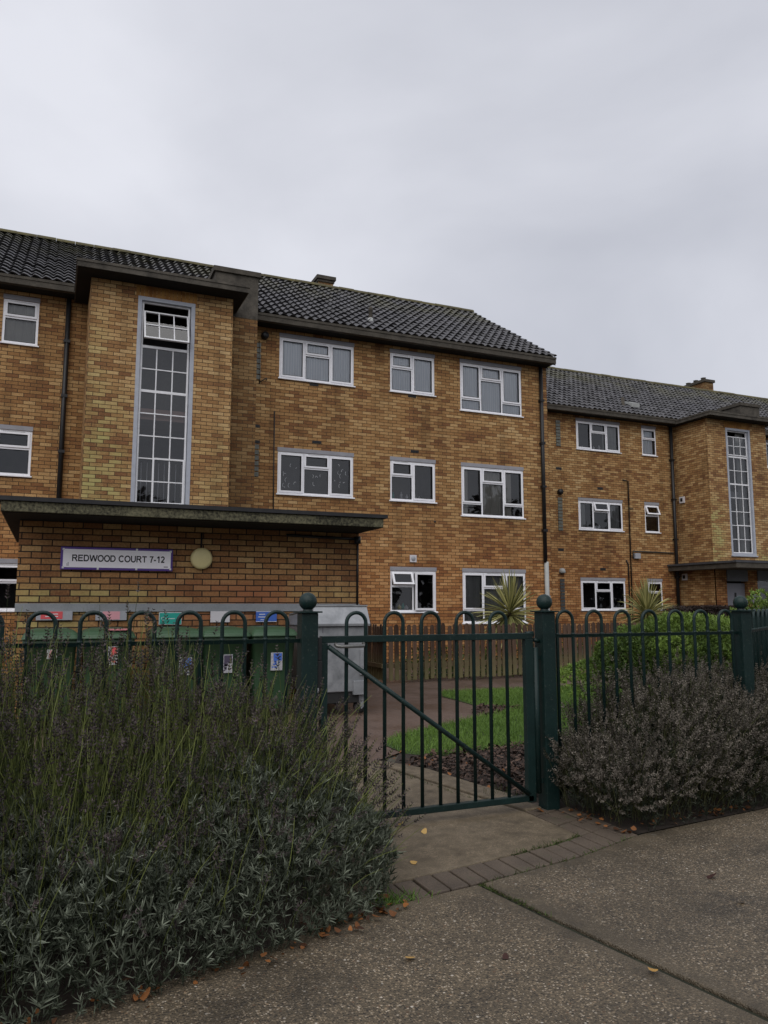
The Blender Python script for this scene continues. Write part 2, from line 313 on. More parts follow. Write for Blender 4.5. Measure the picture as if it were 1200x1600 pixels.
# ------------------------------------------------------------------ mesh helpers
class MB:
    """collects vertices and faces (world coordinates) of ONE mesh"""
    def __init__(s): s.v = []; s.f = []; s.sm = []
    def add(s, vs, fs, smooth=False):
        o = len(s.v); s.v += [tuple(map(float, p)) for p in vs]
        s.f += [tuple(i + o for i in f) for f in fs]; s.sm += [smooth] * len(fs); return s
    def box(s, x0, x1, y0, y1, z0, z1):
        return s.add([(x, y, z) for z in (z0, z1) for y in (y0, y1) for x in (x0, x1)],
                     [(0, 2, 3, 1), (4, 5, 7, 6), (0, 1, 5, 4), (2, 6, 7, 3), (0, 4, 6, 2), (1, 3, 7, 5)])
    def quad(s, a, b, c, d): return s.add([a, b, c, d], [(0, 1, 2, 3)])
    def prism(s, poly, z0, z1):
        n = len(poly)
        return s.add([(x, y, z0) for x, y in poly] + [(x, y, z1) for x, y in poly],
                     [tuple(range(n))[::-1], tuple(range(n, 2 * n))] + [(i, (i + 1) % n, n + (i + 1) % n, n + i) for i in range(n)])
    def tube(s, pts, r, n=8, cap=True):
        pts = [Vector(p) for p in pts]; rs = r if hasattr(r, '__len__') else [r] * len(pts)
        up = None; rings = []
        for i, p in enumerate(pts):
            t = ((pts[min(i + 1, len(pts) - 1)] - pts[max(i - 1, 0)])).normalized()
            if up is None: up = t.orthogonal().normalized()
            else: up = (up - t * up.dot(t)).normalized()
            b = t.cross(up); rings.append([p + (up * math.cos(2 * math.pi * k / n) + b * math.sin(2 * math.pi * k / n)) * rs[i] for k in range(n)])
        vs = [q for g in rings for q in g]; fs = []
        for i in range(len(pts) - 1):
            for k in range(n): fs.append((i * n + k, i * n + (k + 1) % n, (i + 1) * n + (k + 1) % n, (i + 1) * n + k))
        s.add(vs, fs, True)
        if cap:
            o = len(s.v) - len(vs); s.f += [tuple(o + k for k in range(n))[::-1], tuple(o + (len(pts) - 1) * n + k for k in range(n))]; s.sm += [False, False]
        return s
    def lathe(s, c, prof, n=24, axis='z'):
        vs = []; fs = []
        for r, h in prof:
            for k in range(n):
                a = 2 * math.pi * k / n
                p = (r * math.cos(a), r * math.sin(a), h) if axis == 'z' else (r * math.cos(a), h, r * math.sin(a)) if axis == 'y' else (h, r * math.cos(a), r * math.sin(a))
                vs.append((c[0] + p[0], c[1] + p[1], c[2] + p[2]))
        for i in range(len(prof) - 1):
            for k in range(n): fs.append((i * n + k, i * n + (k + 1) % n, (i + 1) * n + (k + 1) % n, (i + 1) * n + k))
        return s.add(vs, fs, True)
    def ball(s, c, r, n=24, m=14): return s.lathe(c, [(r * math.sin(math.pi * i / m) + 1e-5, -r * math.cos(math.pi * i / m)) for i in range(m + 1)], n)
    def build(s, name, mat, parent=None, bevel=0, mats=None):
        return mkobj(name, np.array(s.v, 'f4'), s.f, mat, parent, s.sm, bevel)

def origin(o):
    v = Vector((0, 0, 0))
    while o is not None: v += o.location; o = o.parent
    return np.array(v)
def mkobj(name, v, faces, mat, parent=None, smooth=None, bevel=0, rnd=None, uvs=True):
    me = bpy.data.meshes.new(name)
    v = np.asarray(v, 'f8'); vl = v - (origin(parent) if parent else 0)
    if isinstance(faces, np.ndarray):
        nf, k = faces.shape
        me.vertices.add(len(v)); me.vertices.foreach_set('co', vl.astype('f4').ravel())
        me.loops.add(nf * k); me.loops.foreach_set('vertex_index', faces.astype('i4').ravel())
        me.polygons.add(nf); me.polygons.foreach_set('loop_start', (np.arange(nf) * k).astype('i4'))
        me.update(calc_edges=True); uvs = False
    else:
        me.from_pydata([tuple(p) for p in vl], [], faces); me.update()
    if smooth is not None and not isinstance(faces, np.ndarray): me.polygons.foreach_set('use_smooth', list(smooth))
    if rnd is not None:
        at = me.attributes.new('rnd', 'FLOAT', 'FACE'); at.data.foreach_set('value', np.asarray(rnd, 'f4'))
    if uvs:
        uv = me.uv_layers.new(name='UVMap'); dat = uv.data
        for p in me.polygons:
            nx, ny, nz = abs(p.normal.x), abs(p.normal.y), abs(p.normal.z)
            for li in p.loop_indices:
                a = v[me.loops[li].vertex_index]
                dat[li].uv = (a[0], a[1]) if nz > max(nx, ny) else (a[0], a[2]) if ny >= nx else (a[1] + 50.05, a[2])
    if mat is not None: me.materials.append(mat if not isinstance(mat, str) else M[mat])
    o = bpy.data.objects.new(name, me); COL.objects.link(o)
    if parent is not None: o.parent = parent
    if bevel:
        b = o.modifiers.new('bevel', 'BEVEL'); b.width = bevel; b.segments = 2; b.limit_method = 'ANGLE'
    return o
def tag(o, label, cat, group=None, kind=None):
    o['label'] = label; o['category'] = cat
    if group: o['group'] = group
    if kind: o['kind'] = kind
    return o
def thing(name, label, cat, loc=(0, 0, 0), group=None):
    o = bpy.data.objects.new(name, None); COL.objects.link(o); o.location = loc; o.empty_display_size = .2
    return tag(o, label, cat, group)
def struct(o, label=None):
    o['kind'] = 'structure'
    return o
def copy_tree(o, parent=None):
    c = o.copy(); COL.objects.link(c)
    if parent is not None: c.parent = parent
    for ch in list(o.children): copy_tree(ch, c)
    return c

def wall_holes(mb, x0, x1, z0, z1, y, holes, depth=.09):
    """front wall facing -Y at y with rectangular openings (hx0,hx1,hz0,hz1) and their reveals"""
    xs = sorted({x0, x1, *[h[0] for h in holes], *[h[1] for h in holes]}); zs = sorted({z0, z1, *[h[2] for h in holes], *[h[3] for h in holes]})
    for i in range(len(xs) - 1):
        for j in range(len(zs) - 1):
            cx, cz = (xs[i] + xs[i + 1]) / 2, (zs[j] + zs[j + 1]) / 2
            if any(h[0] < cx < h[1] and h[2] < cz < h[3] for h in holes): continue
            mb.quad((xs[i], y, zs[j]), (xs[i + 1], y, zs[j]), (xs[i + 1], y, zs[j + 1]), (xs[i], y, zs[j + 1]))
    for a, b, c, d_ in holes:
        mb.quad((a, y, c), (b, y, c), (b, y + depth, c), (a, y + depth, c)); mb.quad((a, y, d_), (a, y + depth, d_), (b, y + depth, d_), (b, y, d_))
        mb.quad((a, y, c), (a, y + depth, c), (a, y + depth, d_), (a, y, d_)); mb.quad((b, y, c), (b, y, d_), (b, y + depth, d_), (b, y + depth, c))
    return mb

def rect_ring(mb, x0, x1, z0, z1, wd, y0, y1):
    """rectangular frame, four butted bars"""
    mb.box(x0, x1, y0, y1, z0, z0 + wd); mb.box(x0, x1, y0, y1, z1 - wd, z1)
    mb.box(x0, x0 + wd, y0, y1, z0 + wd, z1 - wd); mb.box(x1 - wd, x1, y0, y1, z0 + wd, z1 - wd)
    return mb

def curtain(parent, x0, x1, z0, z1, y, mat, amp=.018, waves=9, name='curtain'):
    n = max(8, int((x1 - x0) / .018)); v = []; ph = random.random() * 6
    for i in range(n + 1):
        x = x0 + (x1 - x0) * i / n; t = x * waves * 2 * math.pi / .9
        yy = y + amp * (math.sin(t + ph) + .5 * math.sin(1.7 * t + 2 * ph))
        v += [(x, yy, z0), (x, yy + .3 * amp * math.sin(.6 * t), z1)]
    f = [(2 * i, 2 * i + 2, 2 * i + 3, 2 * i + 1) for i in range(n)]
    return mkobj(name, v, f, mat, parent, [True] * n)

def sash(mb, x0, x1, z0, z1, y, wd=.045):          # opening light, 18 mm proud of the frame
    rect_ring(mb, x0, x1, z0, z1, wd, y - .018, y + .03)

def tilt(mb, hinge, ang, axis):                    # rotate collected geometry about a hinge line
    m = Matrix.Translation(hinge) @ Matrix.Rotation(ang, 4, axis) @ Matrix.Translation(-Vector(hinge))
    mb.v = [tuple(m @ Vector(p)) for p in mb.v]; return mb

def window(b, x0, x1, z0, z1, y, kind, cur=None, open_=(), room='room', lintel=True, extras=()):
    """uPVC window as part of building b: frame > panes, lintel, sill, curtain, opening lights, room behind"""
    yf = y + .012
    mb = MB(); F = .05
    rect_ring(mb, x0, x1, z0, z1, F, yf, yf + .06)
    W = x1 - x0; H = z1 - z0; lights = []; sashes = []
    def vbar(x, a, c): mb.box(x - .028, x + .028, yf + .003, yf + .057, a, c)
    def hbar(z, a, c): mb.box(a, c, yf + .003, yf + .057, z - .028, z + .028)
    zi0, zi1 = z0 + F, z1 - F; xi0, xi1 = x0 + F, x1 - F
    if kind == 'A':
        a, c = x0 + W * .335, x0 + W * .675; vbar(a, zi0, zi1); vbar(c, zi0, zi1); zt = z1 - H * .36; hbar(zt, a + .028, c - .028)
        cells = [(xi0, a - .028, zi0, zi1, 1), (a + .028, c - .028, zt + .028, zi1, 1), (a + .028, c - .028, zi0, zt - .028, 0), (c + .028, xi1, zi0, zi1, 1)]
    elif kind == 'B':
        a = x0 + W * .49; vbar(a, zi0, zi1); zt = z1 - H * .38; hbar(zt, xi0, a - .028)
        cells = [(xi0, a - .028, zt + .028, zi1, 1), (xi0, a - .028, zi0, zt - .028, 0), (a + .028, xi1, zi0, zi1, 1)]
    elif kind == 'C':
        a, c = x0 + W * .325, x0 + W * .67; vbar(a, zi0, zi1); vbar(c, zi0, zi1); zt = z1 - H * .31; hbar(zt, a + .028, c - .028)
        zb = z0 + H * .25; hbar(zb, xi0, a - .028); hbar(zb, c + .028, xi1)
        cells = [(xi0, a - .028, zb + .028, zi1, 1), (xi0, a - .028, zi0, zb - .028, 0), (a + .028, c - .028, zt + .028, zi1, 1), (a + .028, c - .028, zi0, zt - .028, 0),
                 (c + .028, xi1, zb + .028, zi1, 1), (c + .028, xi1, zi0, zb - .028, 0)]
    else:
        zt = z1 - H * .40; hbar(zt, xi0, xi1)
        cells = [(xi0, xi1, zt + .028, zi1, 1), (xi0, xi1, zi0, zt - .028, 0)]
    opened = []
    for i, (a, c, e_, g, s) in enumerate(cells):
        if i in open_: opened.append((i, a, c, e_, g)); continue
        if s: sash(mb, a - .012, c + .012, e_ - .012, g + .012, yf)
        if s and g == zi1 and (c - a) > .3 and e_ > z0 + .4 * H:
            pass
    fr = mb.build('window', 'upvc', b)
    pm = MB()
    for i, (a, c, e_, g, s) in enumerate(cells):
        if i in open_: continue
        k = .033 if s else 0
        pm.quad((a + k, yf + .022, e_ + k), (c - k, yf + .022, e_ + k), (c - k, yf + .022, g - k), (a + k, yf + .022, g - k))
    pm.build('pane', 'glass', fr)
    gm = MB()                                       # dark rubber gasket lines and trickle vents
    for i, (a, c, e_, g, s) in enumerate(cells):
        if i in open_: continue
        k = .033 if s else 0
        rect_ring(gm, a + k - .004, c - k + .004, e_ + k - .004, g - k + .004, .009, yf - .0195 if s else yf - .002, yf + .02)
        if s and (g - e_) < .45: gm.box(a + .08, c - .08, yf - .006, yf - .001, g + .012, g + .02)
    gm.build('gasket', 'black', fr)
    for (i, a, c, e_, g) in opened:
        om = MB(); rect_ring(om, a - .012, c + .012, e_ - .012, g + .012, .048, yf - .02, yf + .02)
        pq = MB(); pq.quad((a + .03, yf + .002, e_ + .03), (c - .03, yf + .002, e_ + .03), (c - .03, yf + .002, g - .03), (a + .03, yf + .002, g - .03))
        if (g - e_) < .5: args = ((a, yf, g), R(-open_[i]), 'X')
        else: args = ((c, yf, e_), R(open_[i]), 'Z')
        tilt(om, *args); tilt(pq, *args)
        om.build('opening_light', 'upvc', fr); pq.build('pane', 'glass', fr)
    sm = MB(); sm.add([(x0 - .03, y - .045, z0 - .028), (x1 + .03, y - .045, z0 - .028), (x1 + .03, y + .02, z0 - .028), (x0 - .03, y + .02, z0 - .028),
                       (x0 - .03, y - .045, z0 - .004), (x1 + .03, y - .045, z0 - .004), (x1 + .03, y + .02, z0 + .012), (x0 - .03, y + .02, z0 + .012)],
                      [(0, 3, 2, 1), (4, 5, 6, 7), (0, 1, 5, 4), (1, 2, 6, 5), (2, 3, 7, 6), (3, 0, 4, 7)])
    sm.build('sill', 'upvc', fr)
    if lintel: MB().box(x0 - .01, x1 + .01, y - .012, y + .05, z1 + .002, z1 + .092).build('lintel', 'lintel', fr)
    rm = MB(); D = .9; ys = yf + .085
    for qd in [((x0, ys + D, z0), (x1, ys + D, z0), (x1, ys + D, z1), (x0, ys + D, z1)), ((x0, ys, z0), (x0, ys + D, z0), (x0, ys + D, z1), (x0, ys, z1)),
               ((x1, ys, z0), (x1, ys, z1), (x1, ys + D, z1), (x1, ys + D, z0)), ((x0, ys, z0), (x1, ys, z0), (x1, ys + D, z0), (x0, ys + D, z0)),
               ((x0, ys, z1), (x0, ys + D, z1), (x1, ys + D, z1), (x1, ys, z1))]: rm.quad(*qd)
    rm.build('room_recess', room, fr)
    if cur:
        for (a, c, m) in cur:
            am = .005 if m == 'net' else .014
            curtain(fr, x0 + W * a, x0 + W * c, z0 + .03, z1 - .03, yf + (.044 if m == 'net' else .07), m, am, 9 if m == 'net' else 7)
    if extras:                                      # bottles, pots and clutter on the inner ledge
        for (t, h, r, m) in extras:
            MB().lathe((x0 + W * t, yf + .15, z0 + .05), [(.001, 0), (r, 0), (r, h * .65), (r * .45, h * .8), (r * .45, h), (.001, h)], 10).build('ledge_bottle', m, fr)
    return fr

# ------------------------------------------------------------------ apartment blocks
FY = 16.71           # front wall of the main block
RY = 20.6            # front wall of the block set back on the right
def pantile_roof(b, x0, x1, ye, ze, yr, zr, name='roof'):
    T = .205; sl_ = Vector((0, yr - ye, zr - ze)); Ls = sl_.length; u = sl_.normalized(); nrm = Vector((0, -u.z, u.y))
    nc = round(Ls / .315); g = Ls / nc; nx = int((x1 - x0) / T * 8)
    xs = np.linspace(x0, x1, nx + 1); ph = (xs - x0) / T * 2 * np.pi
    wave = .024 * (np.sin(ph) + .30 * np.sin(2 * ph + .6))
    V = []; F = []; UV = []
    for c in range(nc):
        a = c * g - .02; bb = (c + 1) * g + .045
        o = len(V)
        rs_ = np.random.RandomState(c); ti = np.floor((xs - x0) / T + 1e-4).astype(int); jx = rs_.normal(0, .0045, ti.max() + 1)[ti]; jt = rs_.normal(0, .007, ti.max() + 1)[ti] + .03 * (rs_.rand(ti.max() + 1) > .985)[ti]
        for (t, lift) in ((a + .085, -.030), (a + .004, .022), (a, .040), (bb, -.012)):
            for i in range(nx + 1):
                p = Vector((xs[i], ye, ze)) + u * (t - jt[i]) + nrm * (wave[i] + lift + jx[i]); V.append(tuple(p)); UV.append((xs[i], c * g + .05))
        for r_ in range(3):
            k = o + r_ * (nx + 1)
            for i in range(nx): F.append((k + i, k + i + 1, k + nx + 2 + i, k + nx + 1 + i))
    o = mkobj(name, V, F, 'tile', b, None, uvs=False)
    me = o.data; uv = me.uv_layers.new(name='UVMap')
    li = np.empty(len(me.loops), 'i4'); me.loops.foreach_get('vertex_index', li); uv.data.foreach_set('uv', np.array(UV, 'f4')[li].ravel())
    me.polygons.foreach_set('use_smooth', [True] * len(me.polygons))
    try: me.set_sharp_from_angle(angle=R(50))
    except Exception: pass
    MB().quad((x0, ye + .02, ze - .03), (x1, ye + .02, ze - .03), (x1, yr, zr - .03), (x0, yr, zr - .03)).quad((x0, yr, zr), (x1, yr, zr), (x1, 2 * yr - ye, ze), (x0, 2 * yr - ye, ze)).build('roof_underlay', 'felt', b)
    rm = MB(); n = int((x1 - x0) / .45)
    for i in range(n):
        xa = x0 + (x1 - x0) * i / n; xb = x0 + (x1 - x0) * (i + 1) / n - .008; j = random.uniform(-.008, .008); vs = []
        for x in (xa, xb):
            for k in range(9):
                t = math.pi * k / 8; vs.append((x, yr - .13 * math.cos(t), zr - .03 + j + .11 * math.sin(t)))
        rm.add(vs, [(k, k + 1, k + 10, k + 9) for k in range(8)], True); rm.add([vs[k] for k in range(9)], [tuple(range(9))]); rm.add([vs[9 + k] for k in range(9)], [tuple(range(9))[::-1]])
    rm.build('ridge_tiles', 'ridge', b)

HT, HM, HB = 7.47, 4.79, 2.14      # window heads of the three storeys
def main_block():
    b = thing('apartment_block', 'nearer three storey tan brick flats, gable-ended, rising behind the bin store', 'building', (2, FY, 0))
    wins = []
    for (z1, k) in ((HT, 0), (HM, 1), (HB, 2)):
        wins.append((4.58, 6.41, z1 - .97, z1, 'A', k)); wins.append((7.36, 8.57, z1 - .97, z1, 'B', k)); wins.append((9.30, 11.13, z1 - 1.245, z1, 'C', k))
        wins.append((-1.14, -.48, z1 - .92, z1 - .03 + .02, 'D', k)); wins.append((-3.4, -2.2, z1 - .97, z1, 'B', k)); wins.append((-6.4, -4.6, z1 - 1.245, z1, 'C', k))
    mb = MB(); wall_holes(mb, -8, 11.93, 0, 7.66, FY, [w_[:4] for w_ in wins])
    mb.add([(11.93, FY, 0), (11.93, 24.6, 0), (11.93, 24.6, 7.7), (11.93, 20.65, 10.5), (11.93, FY, 7.62)], [(0, 1, 2, 3, 4)])
    mb.quad((-8, 24.6, 0), (11.93, 24.6, 0), (11.93, 24.6, 7.7), (-8, 24.6, 7.7)); mb.quad((-8, FY, 0), (-8, FY, 7.62), (-8, 24.6, 7.7), (-8, 24.6, 0))
    mb.build('wall', 'brick', b)
    net = [(.02, .98, 'net')]
    look = {('A', 0): dict(cur=net), ('B', 0): dict(cur=net), ('C', 0): dict(cur=net), ('D', 0): dict(cur=[(.05, .95, 'curtain_beige')]),
            ('A', 1): dict(cur=None), ('B', 1): dict(extras=[(.12, .17, .03, 'teal'), (.3, .19, .035, 'boardwhite'), (.42, .13, .04, 'boardwhite'), (.62, .08, .05, 'boardwhite'), (.7, .1, .04, 'paper')]),
            ('C', 1): dict(cur=[(.02, .13, 'curtain_beige'), (.34, .66, 'curtain_beige'), (.66, .82, 'curtain_beige')], extras=[(.78, .14, .05, 'ink')]),
            ('D', 1): dict(cur=None), ('A', 2): dict(cur=None), ('B', 2): dict(open_={0: 24, 2: 9}, room='room_dark', extras=[(.1, .1, .05, 'boardwhite'), (.18, .15, .04, 'greyboard'), (.25, .12, .05, 'cream'), (.33, .16, .04, 'teal'), (.4, .1, .05, 'boardwhite')]),
            ('C', 2): dict(cur=[(.02, .3, 'curtain_grey'), (.34, .98, 'curtain_grey')]), ('D', 2): dict(cur=None)}
    for (x0, x1, z0, z1, kd, k) in wins:
        window(b, x0, x1, z0, z1, FY, kd, **look[(kd, k)])
    for (px, pz, n_) in ((4.86, 4.2, 9), (5.5, 4.12, 6), (6.12, 4.25, 9)):
        dm = MB(); rr = random.Random(int(px * 10))
        for k in range(n_):
            cx, cz, r0, a0 = px + rr.uniform(-.17, .17), pz + rr.uniform(-.25, .32), rr.uniform(.012, .045), rr.uniform(0, 6)
            if px == 5.5 and cz > 4.3: continue
            dm.tube([(cx + r0 * math.cos(a0 + t), FY + .0315, cz + r0 * 1.4 * math.sin(a0 + t)) for t in np.linspace(0, 2.4, 6)], 0.0026, 4)
        dm.build('window_decal', 'net', b)
    pantile_roof(b, -8, 11.97, 16.31, 7.83, 20.65, 10.62)
    gm = MB(); gm.box(-8, 11.96, 16.30, 16.42, 7.645, 7.80); gm.box(-8, 11.965, 16.285, 16.30, 7.76, 7.815); gm.build('eaves_gutter', 'conc_dark', b)
    MB().box(-8, 11.95, 16.42, FY + .02, 7.652, 7.69).build('shaded_soffit', 'shaded_soffit', b)
    # verge cement on the gable
    vm = MB(); vm.add([(11.935, 16.36, 7.62), (11.935, 20.65, 10.40), (11.935, 20.65, 10.58), (11.935, 16.36, 7.80), (11.985, 16.36, 7.62), (11.985, 20.65, 10.40), (11.985, 20.65, 10.58), (11.985, 16.36, 7.80)],
                      [(0, 1, 2, 3), (7, 6, 5, 4), (3, 2, 6, 7), (0, 4, 5, 1), (0, 3, 7, 4)]); vm.build('verge', 'conc_dark', b)
    for (x, zt, zb, m) in ((.07, 7.6, 2.45, 'black'), (11.70, 7.6, 2.42, 'black'), (11.73, 2.44, .05, 'grey_pipe')):
        pm = MB(); r = .05 if m == 'black' else .058
        pm.tube([(x, FY - .075, zt), (x, FY - .075, zb)], r, 10)
        z = zt - .9
        while z > zb + .1: pm.box(x - .062, x + .062, FY - .13, FY - .02, z - .03, z + .03); z -= 1.15
        pm.build('downpipe', m, b)
    # chimney behind the ridge
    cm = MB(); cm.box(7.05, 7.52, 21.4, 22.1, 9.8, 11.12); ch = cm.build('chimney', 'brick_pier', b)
    MB().box(7.02, 7.55, 21.37, 22.13, 11.122, 11.2).box(6.98, 7.59, 21.33, 22.17, 11.2, 11.31).build('chimney_cap', 'conc_dark', ch)
    MB().lathe((7.2, 21.8, 11.31), [(.11, 0), (.09, .1), (.10, .12), (.07, .13), (.06, 0)], 14).build('chimney_pot', 'ridge', ch)
    # soil vent pipe through the roof
    vp = MB(); vp.lathe((7.02, 17.15, 8.2), [(.085, 0), (.075, .22), (.055, .24)], 14); v_ = vp.build('vent_pipe', 'grey_pipe', b)
    MB().lathe((7.02, 17.15, 8.44), [(.05, 0), (.05, .18), (.06, .19), (.055, .26), (.02, .3), (.001, .3)], 14).build('vent_cowl', 'conc_dark', v_)
    # wall fittings
    MB().lathe((4.22, FY, 7.43), [(.001, -.13), (.07, -.13), (.085, -.1), (.085, 0)], 14, 'y').build('flue_outlet', 'black', b)
    MB().tube([(4.12, FY - .03, 6.33), (4.26, FY - .12, 6.42)], .014, 6).tube([(4.26, FY - .12, 6.42), (4.26, FY - .12, 6.36)], .012, 6).build('overflow_pipe', 'conc_dark', b)
    MB().tube([(4.48, FY - .015, 5.7), (4.5, FY - .015, 2.4)], .014, 6).build('cable', 'black', b)
    MB().tube([(4.1, FY - .012, 7.3), (4.12, FY - .012, 6.3)], .01, 6).build('cable', 'black', b)
    vt = MB().box(7.865, 8.035, FY - .03, FY - .001, 2.35, 2.52).build('extractor_vent', 'boardwhite', b)
    MB().lathe((7.95, FY - .032, 2.435), [(.001, -.012), (.05, -.012), (.06, 0)], 14, 'y').build('vent_grille', 'greyboard', vt)
    for (x, z) in ((5.5, 5.07), (5.42, 6.43), (8.01, 5.05), (4.04, 5.32), (4.05, 4.96), (7.95, 6.43)):
        am = MB(); am.box(x - .11, x + .11, FY - .004, FY + .0, z - .035, z + .035)
        for k in range(5): am.box(x - .1 + k * .042, x - .08 + k * .042, FY - .012, FY - .004, z - .028, z + .028)
        am.build('air_brick', 'black', b)
    MB().lathe((8.55, FY, 4.35 - 1.0), [(.001, -.02), (.02, -.02), (.03, 0)], 8, 'y').build('wall_hole', 'black', b)
    for (zz, nn) in ((4.17, 6), (6.4, 7)):
        bm_ = MB()
        for k in range(nn): bm_.box(4.0, 4.14, FY - .02, FY, zz + k * .125, zz + .1 + k * .125)
        bm_.build('vent_block_strip', 'glassblock', b)
    return b

def stair_tower(b, X, Y0, Yw, wx0, wx1, wtop, wbot, ztop, boxx, right):
    """projecting brick stair tower with its tall window; X = left edge, width 2.73"""
    X1 = X + 2.73; WB = 'brick_tower'
    zb0 = 2.5 if right else 0
    mb = MB(); wall_holes(mb, X, X1, zb0, ztop - .12, Y0, [(wx0, wx1, wbot, wtop)], .14)
    mb.quad((X, Y0, 0), (X, Y0, ztop - .12), (X, Yw, ztop - .12), (X, Yw, 0)); mb.quad((X1, Y0, 0), (X1, Yw, 0), (X1, Yw, ztop - .12), (X1, Y0, ztop - .12))
    t = mb.build('stair_tower', WB, b)
    # soldier course over the window
    hm = MB(); n = 15
    for i in range(n):
        a = wx0 - .04 + (wx1 - wx0 + .08) * i / n; hm.box(a, a + (wx1 - wx0 + .08) / n - .012, Y0 - .004, Y0 + .02, wtop + .0, wtop + .205)
    hm.build('soldier_course', 'soldier', t)
    fm = MB(); fm.box(X - .27, X1 + .23, Y0 - .42, Yw, ztop - .13, ztop); fm.box(X - .285, X1 + .245, Y0 - .435, Yw, ztop - .03, ztop + .02)
    frf = fm.build('flat_roof', 'conc_tower', t); MB().box(X - .25, X1 + .21, Y0 - .40, Yw - .05, ztop - .137, ztop - .131).build('shaded_soffit', 'shaded_soffit', frf)  # added underside sheet, coloured as the overhang's shade
    # grey surround, white steel lights
    sm = MB(); S = .075
    rect_ring(sm, wx0, wx1, wbot, wtop, S, Y0 - .012, Y0 + .13); sm.box(wx0 - .03, wx1 + .03, Y0 - .05, Y0 + .06, wbot - .04, wbot + .002)
    sf = sm.build('stair_window', 'grey_surround', t)
    gx0, gx1, gz0, gz1 = wx0 + S + .012, wx1 - S - .012, wbot + S, wtop - S; yg = Y0 + .075
    lm = MB(); rect_ring(lm, gx0, gx1, gz0, gz1, .035, yg - .02, yg + .03)
    tz = gz1 - .91; rows = 7; rh = (tz - gz0) / rows; cw = (gx1 - gx0) / 3
    for k in (1, 2):
        x = gx0 + cw * k
        lm.box(x - .011, x + .011, yg - .012, yg + .02, gz0 + .035, tz - .0)
    for k in range(rows + 1):
        z = gz0 + rh * k; hw = .026 if k in (rows, rows - 2) else .011
        if k: lm.box(gx0 + .035, gx1 - .035, yg - .015, yg + .018, z - hw, z + hw)
    ca, cb = (gx0 + cw - .012, gx1 - .02)             # opening casement, two rows of two panes
    rect_ring(lm, ca, cb, gz0 + .01, gz0 + rh * 2 + .02, .035, yg - .03, yg - .014)
    lm.build('glazing_bars', 'steel_white', sf)
    MB().quad((gx0, yg + .005, gz0), (gx1, yg + .005, gz0), (gx1, yg + .005, tz), (gx0, yg + .005, tz)).build('pane', 'glass', sf)
    om = MB(); a, c, e_, g = gx0 + .035, gx1 - .035, tz + .05, gz1 - .2      # top sash pivoted open (or shut on the right tower)
    rect_ring(om, a, c, e_, g, .03, yg - .03, yg + .01)
    for k in (1, 2): x = a + (c - a) * k / 3; om.box(x - .011, x + .011, yg - .025, yg + .005, e_ + .03, g - .03)
    om.box(a + .03, c - .03, yg - .025, yg + .005, (e_ + g) / 2 - .011, (e_ + g) / 2 + .011)
    pq = MB().quad((a, yg - .01, e_), (c, yg - .01, e_), (c, yg - .01, g), (a, yg - .01, g))
    if not right:
        hg = ((0, yg, g), R(-21), 'X'); tilt(om, *hg); tilt(pq, *hg)
    om.build('pivot_sash', 'steel_white', sf); pq.build('pane', 'glass', sf)
    rm = MB(); D = 1.25; ys = Y0 + .15; x0, x1, z0, z1 = wx0 - .5, wx1 + .3, wbot - .2, wtop + .1
    for qd in [((x0, ys + D, z0), (x1, ys + D, z0), (x1, ys + D, z1), (x0, ys + D, z1)), ((x0, ys, z0), (x0, ys + D, z0), (x0, ys + D, z1), (x0, ys, z1)),
               ((x1, ys, z0), (x1, ys, z1), (x1, ys + D, z1), (x1, ys + D, z0)), ((x0, ys, z0), (x1, ys, z0), (x1, ys + D, z0), (x0, ys + D, z0)), ((x0, ys, z1), (x0, ys + D, z1), (x1, ys + D, z1), (x1, ys, z1))]: rm.quad(*qd)
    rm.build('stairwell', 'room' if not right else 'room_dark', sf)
    if not right:
        MB().box(wx0 - .3, wx1 + .25, Y0 + .16, Y0 + 1.3, 4.92, 5.14).build('landing_slab', 'pinkslab', sf)
        bm_ = MB()
        for k in range(9): bm_.tube([(wx0 + .1 + k * .11, Y0 + .34, wbot - .1), (wx0 + .1 + k * .11, Y0 + .34, 4.1)], .008, 5)
        bm_.build('stair_balusters', 'steel_white', sf)
    else:
        curtain(sf, wx1 - .42, wx1 - .08, wbot + .1, wtop - .1, Y0 + .25, 'curtain_grey', .012, 6)
        MB().box(wx0 - .3, wx1 + .25, Y0 + .25, Y0 + 1.3, 4.95, 5.2).build('landing_slab', 'lintel', sf)
    # brick pier and tank housing behind the tower
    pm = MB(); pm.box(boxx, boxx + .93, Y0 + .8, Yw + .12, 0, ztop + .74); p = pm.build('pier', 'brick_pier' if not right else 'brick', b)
    MB().box(boxx - .004, boxx + .934, Y0 + .796, Yw + .25, ztop - .2, ztop + .76).build('rendered_box', 'conc_tower', p)
    MB().box(boxx - .05, boxx + .98, Y0 + .75, Yw + .3, ztop + .762, ztop + .87).build('cap', 'conc_dark', p)

q = Mt('soldier_brick', .85, .25)
q.color(q.ramp(q.noise(5, 2), [(.3, (.2, .085, .024)), (.7, (.38, .2, .06))])); M['soldier'] = q.m

blk = main_block()
stair_tower(blk, .44, 15.2, FY, 1.31, 2.41, 7.34, 3.17, 7.71, 2.95, False)

